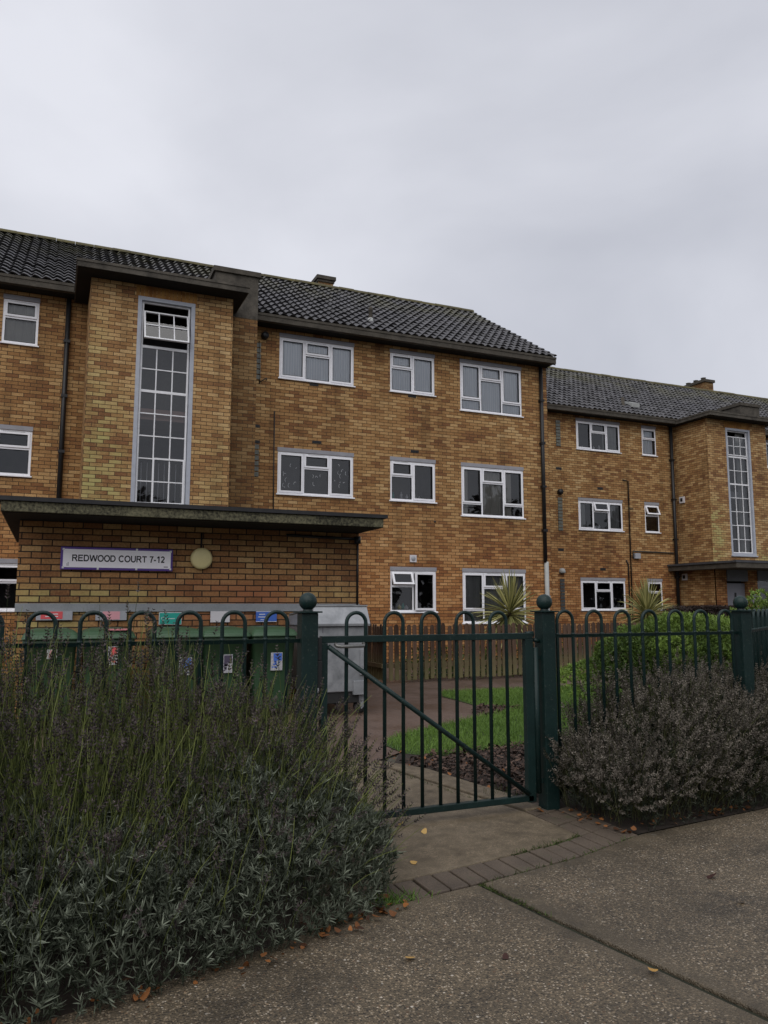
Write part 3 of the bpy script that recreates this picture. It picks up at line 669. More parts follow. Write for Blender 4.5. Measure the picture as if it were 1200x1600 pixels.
def right_block():
    b = thing('apartment_block', 'farther brick flats set back at the right, with entrance canopy and narrow stair window', 'building', (16, RY, 0))
    wins = []
    for (z1, k) in ((HT - .01, 0), (HM - .02, 1), (HB, 2)):
        wins.append((15.84, 17.66, z1 - .96, z1, 'A', k)); wins.append((18.62, 19.25, z1 - .95, z1, 'D', k))
        wins.append((24.19, 26.0, z1 - .97, z1, 'A', k + 3))
    mb = MB(); wall_holes(mb, 11.93, 32, 0, 7.65, RY, [w_[:4] for w_ in wins]); mb.quad((11.93, 28.4, 0), (32, 28.4, 0), (32, 28.4, 7.7), (11.93, 28.4, 7.7))
    mb.add([(32, RY, 0), (32, 28.4, 0), (32, 28.4, 7.7), (32, 24.5, 10.5), (32, RY, 7.62)], [(0, 1, 2, 3, 4)])
    mb.build('wall', 'brick', b)
    pots = [(.08, .16, .04, 'boardwhite'), (.2, .1, .05, 'boardwhite'), (.45, .13, .04, 'paper'), (.58, .17, .04, 'boardwhite'), (.72, .2, .05, 'boardwhite'), (.85, .16, .04, 'paper')]
    look = {('A', 0): dict(extras=pots, cur=[(.62, .95, 'curtain_grey')]), ('D', 0): dict(cur=[(.05, .8, 'net')]), ('A', 1): dict(open_={1: 16}, extras=[(.42, .12, .05, 'boardwhite'), (.52, .14, .05, 'paper')], cur=[(.7, .96, 'curtain_grey'), (.03, .18, 'curtain_grey')]), ('D', 1): dict(open_={0: 22}),
            ('A', 2): dict(room='room_dark', extras=[(.4, .12, .05, 'greyboard'), (.5, .15, .04, 'greyboard'), (.9, .2, .06, 'glassblock')]), ('D', 2): dict(room='room_dark'), ('A', 3): dict(cur=[(.02, .98, 'net')]), ('A', 4): dict(), ('A', 5): dict(room='room_dark')}
    for (x0, x1, z0, z1, kd, k) in wins: window(b, x0, x1, z0, z1, RY, kd, **look[(kd, k)])
    pantile_roof(b, 11.94, 32, 20.2, 7.80, 24.5, 10.6)
    gm = MB(); gm.box(11.94, 32, 20.19, 20.31, 7.63, 7.78); gm.box(11.94, 32, 20.175, 20.19, 7.74, 7.795); gm.build('eaves_gutter', 'conc_dark', b)
    MB().box(11.94, 32, 20.31, RY + .02, 7.637, 7.68).build('shaded_soffit', 'shaded_soffit', b)
    pm = MB(); pm.tube([(19.86, RY - .09, 7.6), (19.86, RY - .09, .05)], .06, 10)
    for z in (6.4, 5.0, 3.6, 2.3): pm.box(19.79, 19.93, RY - .15, RY - .02, z - .03, z + .03)
    pm.build('downpipe', 'black', b)
    for (z0, n, m) in ((6.53, 8, 'glassblock'), (3.74, 10, 'glassblock'), (1.2, 9, 'vent_dark')):
        g = MB()
        for k in range(n): g.box(15.02, 15.19, RY - .025, RY, z0 + k * .11, z0 + k * .11 + .088)
        g.build('vent_block_strip', m, b)
    MB().lathe((15.1, RY, 5.0), [(.001, -.12), (.08, -.12), (.1, -.06), (.09, 0)], 14, 'y').build('flue_outlet', 'black', b)
    MB().lathe((15.1, RY - .03, 2.4), [(.001, .12), (.08, .1), (.11, .02), (.11, -.04), (.001, -.04)], 14).build('vent_cowl', 'grey_pipe', b)
    MB().tube([(17.69, RY - .03, 5.57), (17.92, RY - .03, 5.54), (17.9, RY - .03, .2)], .02, 6).build('cable', 'black', b)
    MB().tube([(17.72, RY - .03, 2.84), (17.8, RY - .03, 2.7), (17.8, RY - .03, .2)], .022, 6).build('cable', 'black', b)
    MB().tube([(18.02, RY - .03, 2.9), (18.02, RY - .03, 3.15), (19.8, RY - .03, 3.13)], .024, 6).build('cable', 'conc_dark', b)
    MB().tube([(17.92, RY - .03, 4.6), (18.1, RY - .03, 4.6)], .015, 6).build('cable', 'conc_dark', b)
    MB().box(18.05, 18.28, RY - .1, RY, 2.9, 3.08).build('junction_box', 'greyboard', b)
    for (x, z) in ((15.1, 5.78), (15.1, 3.12), (16.75, 5.22), (16.75, 2.52)): MB().box(x - .11, x + .11, RY - .006, RY, z - .04, z + .04).build('air_brick', 'black', b)
    cm = MB(); cm.box(26.5, 27.02, 25.2, 26.7, 9.8, 11.3); ch = cm.build('chimney', 'brick_pier', b)
    MB().box(26.44, 27.08, 25.14, 26.76, 11.302, 11.42).build('chimney_cap', 'conc_dark', ch)
    for y in (25.5, 25.95, 26.4): MB().lathe((26.76, y, 11.42), [(.12, 0), (.10, .14), (.12, .16), (.09, .17), (.08, 0)], 12).build('chimney_pot', 'conc_dark', ch)
    MB().lathe((18.2, 21.0, 8.15), [(.09, 0), (.08, .18), (.06, .2), (.06, .45), (.001, .46)], 12).build('vent_pipe', 'conc_dark', b)
    MB().add([(18.5, 20.9, 8.28), (18.85, 20.9, 8.28), (18.85, 21.25, 8.5), (18.5, 21.25, 8.5), (18.5, 20.88, 8.42), (18.85, 20.88, 8.42), (18.85, 21.25, 8.56), (18.5, 21.25, 8.56)], [(0, 1, 5, 4), (4, 5, 6, 7), (1, 2, 6, 5), (0, 4, 7, 3)]).build('roof_vent', 'grey_pipe', b)
    stair_tower(b, 20.06, 19.08, RY, 20.89, 22.02, 7.36, 3.0, 7.74, 22.57, True)
    # meter boxes on the tower side
    for (y, z) in ((20.3, 4.97), (20.35, 2.3)):
        MB().box(20.0, 20.06, y - .1, y + .1, z - .11, z + .11).build('meter_box', 'boardwhite', b)
        MB().box(19.99, 20.0, y - .05, y + .05, z - .06, z + .06).build('meter_window', 'black', b)
    # entrance canopy and porch
    Y = 18.0
    MB().box(19.55, 25.5, Y - .3, RY, 2.5, 2.66).build('entrance_canopy', 'conc_dark', b)
    MB().box(19.5, 25.55, Y - .33, RY - .02, 2.662, 2.73).build('canopy_felt', 'felt_grey', b)
    mb = MB(); wall_holes(mb, 20.07, 25.3, 0, 2.5, 19.04, [(20.55, 21.48, 0, 2.5), (21.95, 25.0, .95, 2.5)], .3); mb.build('porch_wall', 'brick', b)
    MB().box(20.55, 21.48, 19.0, 19.2, 2.13, 2.498).build('fascia_panel', 'grey_panel', b); MB().box(21.95, 25.0, 19.0, 19.2, 2.16, 2.498).build('fascia_panel', 'grey_panel', b)
    dr = MB().box(20.62, 21.48, 19.16, 19.21, .02, 2.06).build('door', 'door_grey', b)
    MB().box(21.0, 21.07, 19.145, 19.162, 1.32, 1.75).build('glass_slit', 'black', dr); MB().lathe((21.06, 19.15, 1.2), [(.001, -.03), (.03, -.03), (.03, 0)], 10, 'y').build('door_handle', 'latch_metal', dr)
    MB().box(20.5, 25.0, 19.3, 19.34, 0, 2.5).build('lobby_wall', 'room_dark', b)
    rect_ring(MB(), 22.3, 22.9, 1.2, 2.0, .07, 19.22, 19.26).build('lobby_window', 'grey_panel', b)
    MB().quad((21.95, 19.15, .95), (25, 19.15, .95), (25, 19.15, 2.16), (21.95, 19.15, 2.16)).build('pane', 'glass', b)
    MB().box(21.56, 21.8, 18.93, 19.02, 1.4, 1.7).build('intercom_panel', 'lintel', b)
    return b
M['vent_dark'] = plain('dark_vent_block', (.06, .062, .06), .5, .4, 14)
right_block()

# ------------------------------------------------------------------ brick bin store with canopy roof
SY = 10.1
sh = thing('bin_store', 'low flat-roofed brick store carrying the name sign and cream wall lamp', 'outbuilding', (1.8, SY, 0))
mb = MB(); wall_holes(mb, -.37, 3.965, 0, 2.324, SY, []); mb.quad((3.965, SY, 0), (3.965, 13.6, 0), (3.965, 13.6, 2.33), (3.965, SY, 2.33)); mb.quad((-.37, SY, 0), (-.37, SY, 2.33), (-.37, 13.6, 2.33), (-.37, 13.6, 0)); mb.quad((-.37, 13.6, 0), (-.37, 13.6, 2.33), (3.965, 13.6, 2.33), (3.965, 13.6, 0))
mb.build('wall', 'brick_shed', sh)
rf = MB().box(-.54, 4.0, 9.3, 13.8, 2.332, 2.45).build('roof', 'moss_conc', sh, .008)
MB().box(-.565, 4.05, 9.27, 13.83, 2.452, 2.50).build('felt_edge', 'felt', rf); MB().box(-.52, 3.98, 9.33, 13.7, 2.325, 2.3315).build('shaded_soffit', 'shaded_soffit', rf)  # dark sheet added below the roof for the canopy's shade
MB().box(-.372, 3.967, SY - .03, SY - .001, 1.235, 1.335).build('concrete_band', 'band', sh)
MB().tube([(2.9, SY - .03, 2.255), (3.93, SY - .03, 2.235)], .02, 6).tube([(3.93, SY - .03, 2.25), (3.93, SY - .03, 1.32)], .014, 6).lathe((3.93, SY - .04, 2.22), [(.001, -.05), (.045, -.05), (.045, .05), (.001, .05)], 10).build('conduit', 'black', sh)
MB().tube([(1.77, SY - .012, 2.24), (1.77, SY - .012, 2.04)], .012, 6).build('conduit', 'black', sh)

sg = thing('name_sign', 'white wall sign with purple frame reading Redwood Court 7-12', 'sign', (.75, SY - .03, 1.88))
MB().box(.095, 1.41, SY - .055, SY - .004, 1.74, 2.015).build('frame', 'sign_purple', sg, .006)
MB().box(.122, 1.383, SY - .060, SY - .05, 1.768, 1.988).build('panel', 'sign_white', sg)
def arc(cx, cz, rx, rz, a0, a1, n=12): return [(cx + rx * math.cos(R(a0 + (a1 - a0) * k / n)), cz + rz * math.sin(R(a0 + (a1 - a0) * k / n))) for k in range(n + 1)]
h_ = .098                                            # half stroke; grotesque capitals one unit high, drawn as strokes
GL = {'R': (.98, [[(.12, 0), (.12, 1)], [(.19, 1 - h_), (.50, 1 - h_)] + arc(.53, .72, .24, .205, 80, -80, 8) + [(.50, .515), (.19, .515)], [(.52, .45), (.86, 0)]]),
      'E': (.90, [[(.12, 0), (.12, 1)], [(.19, 1 - h_), (.80, 1 - h_)], [(.19, .52), (.74, .52)], [(.19, h_), (.82, h_)]]),
      'D': (.98, [[(.12, 0), (.12, 1)], [(.19, 1 - h_), (.40, 1 - h_)] + arc(.42, .5, .40, .425, 78, -78, 12) + [(.40, h_), (.19, h_)]]),
      'W': (1.30, [[(.05, 1), (.34, 0)], [(.36, .06), (.63, .96)], [(.66, .96), (.93, .06)], [(.95, 0), (1.24, 1)]]),
      'O': (1.06, [arc(.53, .5, .42, .44, 90, 450, 26)]), 'C': (.98, [arc(.50, .5, .40, .44, 40, 320, 20)]),
      'U': (.98, [[(.14, 1), (.14, .38)] + arc(.475, .38, .335, .32, 190, 350, 12) + [(.81, .38), (.81, 1)]]),
      'T': (.84, [[(.03, 1 - h_), (.81, 1 - h_)], [(.42, 1 - 2 * h_), (.42, 0)]]),
      '7': (.76, [[(.07, .92), (.62, .92), (.42, .55), (.30, 0)]]), '-': (.46, [[(.06, .36), (.40, .36)]]), '1': (.76, [[(.16, .74), (.34, .84), (.44, 1)], [(.47, 1), (.47, 0)]]),
      '2': (.76, [arc(.36, .70, .25, .24, 165, -35, 10) + [(.14, .10)], [(.06, h_), (.66, h_)]]), ' ': (.42, [])}
def lettering(txt, x, z, y, cap, width, mat, parent):
    tot = sum(GL[c][0] for c in txt); k = width / tot; m = MB(); i = 0
    for c in txt:
        for st in GL[c][1]:
            yy = y - .00015 * (i % 3); i += 1; p = [Vector(q) for q in st]; L_, R_ = [], []
            for a in range(len(p)):
                d0 = (p[a] - p[a - 1]).normalized() if a else None; d1 = (p[a + 1] - p[a]).normalized() if a < len(p) - 1 else None
                t = ((d0 or d1) + (d1 or d0)).normalized(); nn = Vector((-t.y, t.x)); sc_ = h_ / max(.6, nn.dot(Vector((-(d1 or d0).y, (d1 or d0).x))))
                L_.append(p[a] + nn * sc_); R_.append(p[a] - nn * sc_)
            V_ = [(x + q.x * k, yy, z + q.y * cap) for q in L_ + R_]; n = len(p)
            m.add(V_, [(n + a, n + a + 1, a + 1, a) for a in range(n - 1)])
        x += GL[c][0] * k
    return m.build('lettering', mat, parent)
lettering('REDWOOD COURT 7-12', .222, 1.842, SY - .0615, .080, 1.09, 'sign_black', sg)
cm = MB()
for (x, z) in ((.125, 1.765), (.125, 1.985), (1.38, 1.765), (1.38, 1.985), (.52, 1.755), (.97, 1.757), (.97, 2.0)): cm.box(x - .012, x + .012, SY - .064, SY - .054, z - .012, z + .012)
cm.build('fixing_clips', 'paper', sg)
cm = MB(); cm.box(.165, .17, SY - .0615, SY - .06, 1.785, 1.815); cm.box(.178, .186, SY - .0615, SY - .06, 1.782, 1.83); cm.box(1.30, 1.35, SY - .0615, SY - .06, 1.785, 1.797); cm.build('small_print', 'lintel', sg)
lp = thing('wall_lamp', 'round cream bulkhead lamp on the store wall, right of the name sign', 'wall lamp', (1.77, SY, 1.91))
MB().lathe((1.77, SY - .002, 1.91), [(.001, -.085), (.10, -.085), (.128, -.075), (.138, -.055), (.138, -.02)], 32, 'y').build('cover', 'cream', lp)
MB().lathe((1.77, SY - .001, 1.91), [(.001, -.022), (.132, -.022), (.132, 0)], 32, 'y').build('backplate', 'rubber', lp)

def board(x0, x1, z0, z1, name, label, mat, cat='notice board'):
    t = thing(name, label, cat, ((x0 + x1) / 2, SY - .04, (z0 + z1) / 2), 'recycling notices below the concrete band')
    MB().box(x0, x1, SY - .046, SY - .032, z0, z1).build('board', mat, t, .003); return t
b1 = board(-.14, .26, 1.135, 1.24, 'notice_board', 'grey board with a bright red notice, first from the left below the band', 'greyboard')
MB().box(-.09, .15, SY - .049, SY - .046, 1.15, 1.238).build('notice', 'redboard', b1)
m_ = MB()
for k in range(2): m_.box(-.04, .10, SY - .0505, SY - .049, 1.175 + k * .028, 1.185 + k * .028)
m_.build('printed_lines', 'paper', b1)
b2 = board(.52, .88, 1.13, 1.24, 'notice_board', 'grey board with a faded pink notice, above the pink-edged bin lid', 'greyboard')
MB().box(.60, .80, SY - .049, SY - .046, 1.14, 1.238).build('notice', 'pinkboard', b2)
b3 = board(1.265, 1.545, 1.07, 1.225, 'notice_board', 'teal green recycling notice with a small round arrow symbol', 'boardwhite')
MB().box(1.273, 1.537, SY - .049, SY - .046, 1.078, 1.217).build('notice', 'teal', b3)
ar = MB(); ar.tube([(1.315 + .02 * math.cos(t), SY - .0505, 1.145 + .02 * math.sin(t)) for t in np.linspace(.6, 5.7, 14)], .003, 5); ar.box(1.345, 1.46, SY - .051, SY - .049, 1.142, 1.149); ar.build('arrow_symbol', 'paper', b3)
b4 = board(1.905, 2.155, 1.095, 1.235, 'notice_board', 'blank white notice between the teal and the blue one', 'boardwhite')
b5 = board(2.50, 2.78, 1.095, 1.235, 'notice_board', 'royal blue recycling notice, last on the right below the band', 'blue')
m_ = MB(); m_.box(2.54, 2.62, SY - .0475, SY - .046, 1.19, 1.2); m_.box(2.53, 2.66, SY - .0475, SY - .046, 1.155, 1.165); m_.box(2.56, 2.64, SY - .0475, SY - .046, 1.12, 1.128)
for (z0_, z1_) in ((1.097, 1.103), (1.227, 1.233)): m_.box(2.502, 2.778, SY - .0475, SY - .046, z0_, z1_)
m_.build('printed_lines', 'paper', b5)

# ------------------------------------------------------------------ wheelie bins
def wheelie_bin(xc, label, sticker=None, mark=None, pink=False):
    y0 = 9.1; b = thing('wheelie_bin', label, 'wheelie bin', (xc, y0, 0), 'green wheelie bins in a row against the store')
    w1, w0 = .27, .215; d1, d0 = .68, .5
    def ring(z, wx, ya, yb, r=.05):
        pts = []
        for cx, cy, a0 in ((wx - r, yb - r, 0), (-wx + r, yb - r, 90), (-wx + r, ya + r, 180), (wx - r, ya + r, 270)):
            for k in range(4):
                t = R(a0 + 30 * k); pts.append((xc + cx + r * math.cos(t), y0 + cy + r * math.sin(t), z))
        return pts
    def loft(rings):
        m = MB(); n = len(rings[0]); m.add([p for r_ in rings for p in r_], [(i * n + k, i * n + (k + 1) % n, (i + 1) * n + (k + 1) % n, (i + 1) * n + k) for i in range(len(rings) - 1) for k in range(n)], True)
        m.add(rings[-1], [tuple(range(n))]); m.add(rings[0], [tuple(range(n))[::-1]]); return m
    bd = loft([ring(.09, w0, .08, .08 + d0), ring(.5, w0 + .024, .05, .08 + d0 + .02), ring(.88, w1 - .008, .02, .02 + d1 - .03), ring(.885, w1 + .004, .005, .03 + d1), ring(.935, w1 + .008, .0, .03 + d1), ring(.94, w1, .01, .02 + d1)])
    body = bd.build('body', 'bin_green', b)
    lid = loft([ring(.945, w1 + .016, -.03, d1 + .02), ring(.965, w1 + .018, -.035, d1 + .02), ring(.968, w1 + .010, -.02, d1 + .02), ring(.99, w1 + .008, -.015, d1 + .02), ring(.993, w1 + .0, .0, d1 + .02), ring(1.012, w1 - .006, .01, d1 + .02), ring(1.04, w1 - .05, .09, d1), ring(1.055, w1 - .11, .18, d1 - .08)])
    ld = lid.build('lid', 'bin_lid', b)
    if pink: MB().box(xc - .05, xc + .24, y0 - .002, y0 + .12, 1.035, 1.05).build('label_strip', 'pink_lid', ld)
    MB().tube([(xc - .2, y0 + d1 + .06, .92), (xc + .2, y0 + d1 + .06, .92)], .016, 8).build('handle', 'bin_green', b)
    for s in (-1, 1): MB().lathe((xc + s * .22, y0 + d1 - .06, .1), [(.001, -.03), (.06, -.03), (.1, -.025), (.1, .025), (.06, .03), (.001, .03)], 18, 'x').build('wheel', 'rubber', b)
    em = MB()
    for k in range(5): em.box(xc - .02, xc + .2 - .03 * (k % 2), y0 + .026, y0 + .034, .66 + .022 * k, .667 + .022 * k)
    em.box(xc + .0, xc + .004, y0 + .024, y0 + .034, .64, .78); em.build('embossed_panel', 'bin_mark', body)
    if sticker:
        sx, sz, sw, sh_, c1 = sticker
        yy = y0 + .05 - .03 * (sz / .9)
        st = MB().box(xc + sx, xc + sx + sw, yy - .012, yy + .02, sz, sz + sh_).build('sticker', 'worn_paper', body)
        m = MB(); rr = random.Random(int(xc * 100))
        m.box(xc + sx + .03, xc + sx + sw - .008, yy - .014, yy - .012, sz + sh_ * .55, sz + sh_ - .008)
        for k in range(9):
            a = xc + sx + rr.uniform(.008, sw - .05); z = sz + rr.uniform(.01, sh_ * .5); m.box(a, a + rr.uniform(.012, .04), yy - .0142, yy - .012, z, z + rr.uniform(.006, .03))
        m.build('sticker_print', c1, st)
    return b
wheelie_bin(.03, 'green wheelie bin at the left end of the row, under the red notice', (-.03, .74, .1, .1, 'pinkboard'))
wheelie_bin(.62, 'green wheelie bin with a pink strip across its lid', (.0, .66, .1, .2, 'redboard'), pink=True)
wheelie_bin(1.37, 'green wheelie bin standing below the teal notice', (.02, .52, .14, .2, 'blue'))
wheelie_bin(1.92, 'green wheelie bin with a white and black sticker, under the blank white notice', (-.05, .53, .13, .21, 'ink'))
wheelie_bin(2.50, 'green wheelie bin with a blue and white sticker, nearest the gate post', (-.04, .54, .14, .21, 'blue'))

# ------------------------------------------------------------------ galvanised four-wheel bin
db = thing('metal_waste_bin', 'galvanised steel four-wheel refuse container standing behind the gate', 'refuse bin', (3.28, 8.9, 0))
x0, x1, y0, y1 = 2.93, 3.625, 8.9, 10.0
m_ = MB(); m_.add([(x0 + .02, y0 + .04, .27), (x1 - .02, y0 + .04, .27), (x1 - .02, y1, .27), (x0 + .02, y1, .27), (x0, y0, 1.06), (x1, y0, 1.06), (x1, y1, 1.06), (x0, y1, 1.06)],
                  [(0, 3, 2, 1), (4, 5, 6, 7), (0, 1, 5, 4), (1, 2, 6, 5), (2, 3, 7, 6), (3, 0, 4, 7)])
bd = m_.build('body', 'galv', db, .012)
MB().box(x1 - .105, x1 - .012, y0 - .002, y0 + .03, .47, .78).build('lifting_plate', 'galv', bd, .003); MB().box(x1 - .19, x1 - .02, y0 + .0, y0 + .05, .235, .40).build('corner_plate', 'galv', bd, .003)
MB().box(x0 + .02, x0 + .026, y0 - .006, y0 + .02, .97, 1.06).box(x0 + .1, x0 + .104, y0 - .005, y0, .98, 1.055).build('seam', 'ink', bd)
m_ = MB(); m_.add([(x0 - .025, y0 - .04, 1.062), (x1 + .008, y0 - .04, 1.062), (x1 + .008, y1, 1.062), (x0 - .025, y1, 1.062), (x0 - .025, y0 - .045, 1.09), (x1 + .008, y0 - .045, 1.09), (x1, y0 + .06, 1.305), (x0, y0 + .06, 1.305), (x1, y1, 1.2), (x0, y1, 1.2)],
                  [(0, 1, 5, 4), (4, 5, 6, 7), (7, 6, 8, 9), (1, 2, 8, 6, 5), (0, 4, 7, 9, 3), (3, 9, 8, 2)])
ld = m_.build('lid', 'galv', db, .006); MB().box(x0 - .005, x1 + .006, y0 + .045, y0 + .075, 1.3, 1.316).build('lid_edge', 'galv', ld)
MB().add([(x0 - .004, y0 + .12, 1.07), (x0 - .004, y1 - .02, 1.07), (x0 - .004, y1 - .02, 1.19), (x0 - .004, y0 + .12, 1.27)], [(0, 3, 2, 1)]).build('dark_side_sheet', 'conc_dark', ld)  # dark sheet over the lid's left side
MB().box(x0 + .02, x1 - .1, y0 + .06, y0 + .5, .14, .265).build('chassis', 'rubber', db)
for x in (x0 + .1, x1 - .08):
    for y in (y0 + .14, y1 - .14):
        cs = MB().add([(x - .05, y - .06, .26), (x + .07, y - .06, .26), (x + .055, y - .06, .16), (x + .06, y - .06, .09), (x + .02, y - .06, .05), (x - .005, y - .06, .12),
                       (x - .05, y - .04, .26), (x + .07, y - .04, .26), (x + .055, y - .04, .16), (x + .06, y - .04, .09), (x + .02, y - .04, .05), (x - .005, y - .04, .12)],
                      [(0, 1, 2, 3, 4, 5), (11, 10, 9, 8, 7, 6)] + [(i, (i + 1) % 6 + 0, (i + 1) % 6 + 6, i + 6)[::-1] for i in range(6)]).build('castor', 'galv', db)
        MB().lathe((x + .025, y, .085), [(.001, -.03), (.05, -.03), (.085, -.02), (.085, .02), (.05, .03), (.001, .03)], 18, 'y').build('castor_wheel', 'rubber', cs)

# ------------------------------------------------------------------ green bow-top railings and gate
GY = 4.37
def post(x, y, label, rot=0):
    t = thing('gate_post', label, 'post', (x, y, 0), 'square green posts with ball tops')
    MB().box(x - .05, x + .05, y - .05, y + .05, -.05, 1.262).build('shaft', 'green_paint', t, .005)
    MB().box(x - .068, x + .068, y - .068, y + .068, 1.262, 1.271).build('cap_plate', 'green_paint', t)
    MB().lathe((x, y, 1.271), [(.03, 0), (.026, .012)], 20).ball((x, y, 1.328), .053).build('ball_finial', 'green_paint', t)
    return t
post(1.395, GY, 'green ball-topped post at the latch side of the gate, beside the steel container')
post(3.055, GY, 'green ball-topped post the gate hinges on, between gate and right railing')
post(4.845, GY, 'green ball-topped corner post where the right railing turns away')
def hoop(mb, c, dx, dy, zb, zt, hw=.0645, r=.0115, n=10):
    """one bow-top hoop: two uprights and a half circle; (dx,dy) runs along the fence"""
    pts = [(c[0] - dx * hw, c[1] - dy * hw, zb), (c[0] - dx * hw, c[1] - dy * hw, zt - hw)]
    for k in range(1, 12):
        t = math.pi * k / 12; pts.append((c[0] - dx * hw * math.cos(t), c[1] - dy * hw * math.cos(t), zt - hw + hw * math.sin(t)))
    pts += [(c[0] + dx * hw, c[1] + dy * hw, zt - hw), (c[0] + dx * hw, c[1] + dy * hw, zb)]
    return mb.tube(pts, r, n)
def railing(xa, ya, xb, yb, first, n, pitch, label):
    L_ = math.hypot(xb - xa, yb - ya); dx, dy = (xb - xa) / L_, (yb - ya) / L_
    t = thing('bow_top_railing', label, 'railing', ((xa + xb) / 2, (ya + yb) / 2, 0), 'green bow top railings')
    for z in (1.106, .12):
        px, py = -dy * .007, dx * .007; m = MB(); h = .016
        m.add([(xa - px * .8, ya - py * .8, z - h), (xb - px * .8, yb - py * .8, z - h), (xb + px * .8, yb + py * .8, z - h), (xa + px * .8, ya + py * .8, z - h), (xa - px * 2, ya - py * 2, z + h * .4), (xb - px * 2, yb - py * 2, z + h * .4), (xb + px * 2, yb + py * 2, z + h * .4), (xa + px * 2, ya + py * 2, z + h * .4)],
              [(0, 3, 2, 1), (4, 5, 6, 7), (0, 1, 5, 4), (1, 2, 6, 5), (2, 3, 7, 6), (3, 0, 4, 7)]); m.build('rail', 'green_paint', t)
    for k in range(n):
        s = first + pitch * k; c = (xa + dx * s, ya + dy * s); w_ = hoop(MB(), c, dx, dy, .06, 1.268)
        for s_ in (-1, 1): w_.ball((c[0] + dx * .0645 * s_, c[1] + dy * .0645 * s_, 1.112), .0155, 8, 6)      # weld beads at the rail
        w_.build('hoop', 'green_paint', t)
    return t
railing(-1.65, GY, 1.345, GY, .135 + .0, 12, .2475, 'green bow-top railing left of the gate, rising out of the tall lavender')
railing(3.105, GY, 4.795, GY, .113, 7, .2435, 'green bow-top railing right of the gate, in front of the leafy shrub')
ca_, sa_ = math.cos(R(33)), math.sin(R(33))
railing(4.895 + 0, GY + .035, 4.895 + 4.5 * ca_, GY + .035 + 4.5 * sa_, .11, 18, .2475, 'green bow-top railing turning away beyond the corner post at the far right')

gt = thing('gate', 'green bow-top pedestrian gate with diagonal brace across the path', 'gate', (2.2, GY, 0))
MB().box(1.475, 2.945, GY - .02, GY + .02, 1.085, 1.125).build('top_rail', 'green_paint', gt, .003)
MB().box(1.495, 2.925, GY - .022, GY + .022, .055, .092).build('bottom_rail', 'green_paint', gt, .003)
MB().box(1.475, 1.515, GY - .021, GY + .021, .05, 1.084).build('latch_stile', 'green_paint', gt, .003)
MB().box(2.885, 2.945, GY - .022, GY + .022, .05, 1.084).build('hinge_stile', 'green_paint', gt, .003)
for c in (1.70, 1.948, 2.198, 2.444, 2.690): hoop(MB(), (c, GY), 1, 0, .093, 1.262, .062).build('hoop', 'green_paint', gt)
MB().tube([(1.515, GY - .026, 1.065), (2.885, GY - .026, .105)], .015, 8).build('brace', 'green_paint', gt)
MB().tube([(1.56, GY - .02, 1.08), (1.565, GY - .035, 1.068), (1.59, GY - .04, 1.064), (1.735, GY - .04, 1.066), (1.74, GY - .02, 1.08)], .0105, 8).build('pull_handle', 'latch_metal', gt)
MB().box(1.451, 1.474, GY - .03, GY + .03, .985, 1.118).build('strike_plate', 'latch_black', gt, .002); MB().box(1.447, 1.474, GY - .04, GY + .03, .83, .984).build('latch_box', 'latch_black', gt, .002)
hb = MB(); hb.tube([(2.967, GY - .01, .1), (2.967, GY - .01, 1.03)], .021, 12); hb.box(2.945, 3.005, GY - .012, GY + .012, .95, .975); hb.box(2.945, 3.005, GY - .012, GY + .012, .16, .185); hb.tube([(2.9, GY, 1.115), (2.955, GY - .005, 1.117)], .019, 10); hb.tube([(2.96, GY, 1.08), (3.01, GY, 1.07)], .014, 8)
hb.build('hinge', 'green_paint', gt)

# ------------------------------------------------------------------ picket fence
def picket_mesh(w_, h, y, seed):
    rr = random.Random(seed); t = .02; pts = [(-w_ / 2, 0), (w_ / 2, 0), (w_ / 2, h - .05)]
    for k in range(1, 5): a_ = math.pi * k / 5; pts.append((w_ / 2 * math.cos(a_), h - .05 + .05 * math.sin(a_)))
    pts.append((-w_ / 2, h - .05)); n = len(pts); m = MB()
    m.add([(x, -t / 2, z) for x, z in pts] + [(x, t / 2, z) for x, z in pts], [tuple(range(n)), tuple(range(n, 2 * n))[::-1]] + [(i, n + i, n + (i + 1) % n, (i + 1) % n) for i in range(n)])
    return m
def picket_fence(p0, p1, pitch, label, dens=1):
    L_ = math.hypot(p1[0] - p0[0], p1[1] - p0[1]); dx, dy = (p1[0] - p0[0]) / L_, (p1[1] - p0[1]) / L_; ang = math.atan2(dy, dx)
    t = thing('picket_fence', label, 'wooden fence', (p0[0], p0[1], 0), 'brown picket fences round the front garden')
    protos = []
    for k in range(4): o = picket_mesh(.072 + .006 * (k % 3), .93 + .02 * (k % 2), 0, k).build('picket', 'wood'); protos.append(o)
    n = int(L_ / pitch); rr = random.Random(3)
    for i in range(n):
        o = protos[i] if i < 4 else protos[rr.randrange(4)].copy()
        if i >= 4: COL.objects.link(o)
        o.parent = t; o.location = (dx * pitch * (i + .5), dy * pitch * (i + .5), .04 + rr.uniform(-.012, .012)); o.rotation_euler = (rr.uniform(-.01, .01), rr.uniform(-.018, .018), ang)
    for z in (.28, .76):
        m = MB(); m.box(0, L_, .012, .05, z - .035, z + .035); o = m.build('rail', 'wood', t); o.location = (0, 0, 0)
        o.data.transform(Matrix.Rotation(ang, 4, 'Z') ) if False else None
        for v in o.data.vertices: v.co = Matrix.Rotation(ang, 3, 'Z') @ (v.co + Vector((p0[0], p0[1], 0)))
    return t
picket_fence((5.38, 12.32), (12.6, 12.32), .1135, 'brown picket fence facing the lawn, green with algae at its foot')
picket_fence((5.33, 12.36), (5.33, 16.4), .1135, 'dark picket fence side running back from the corner to the flats')

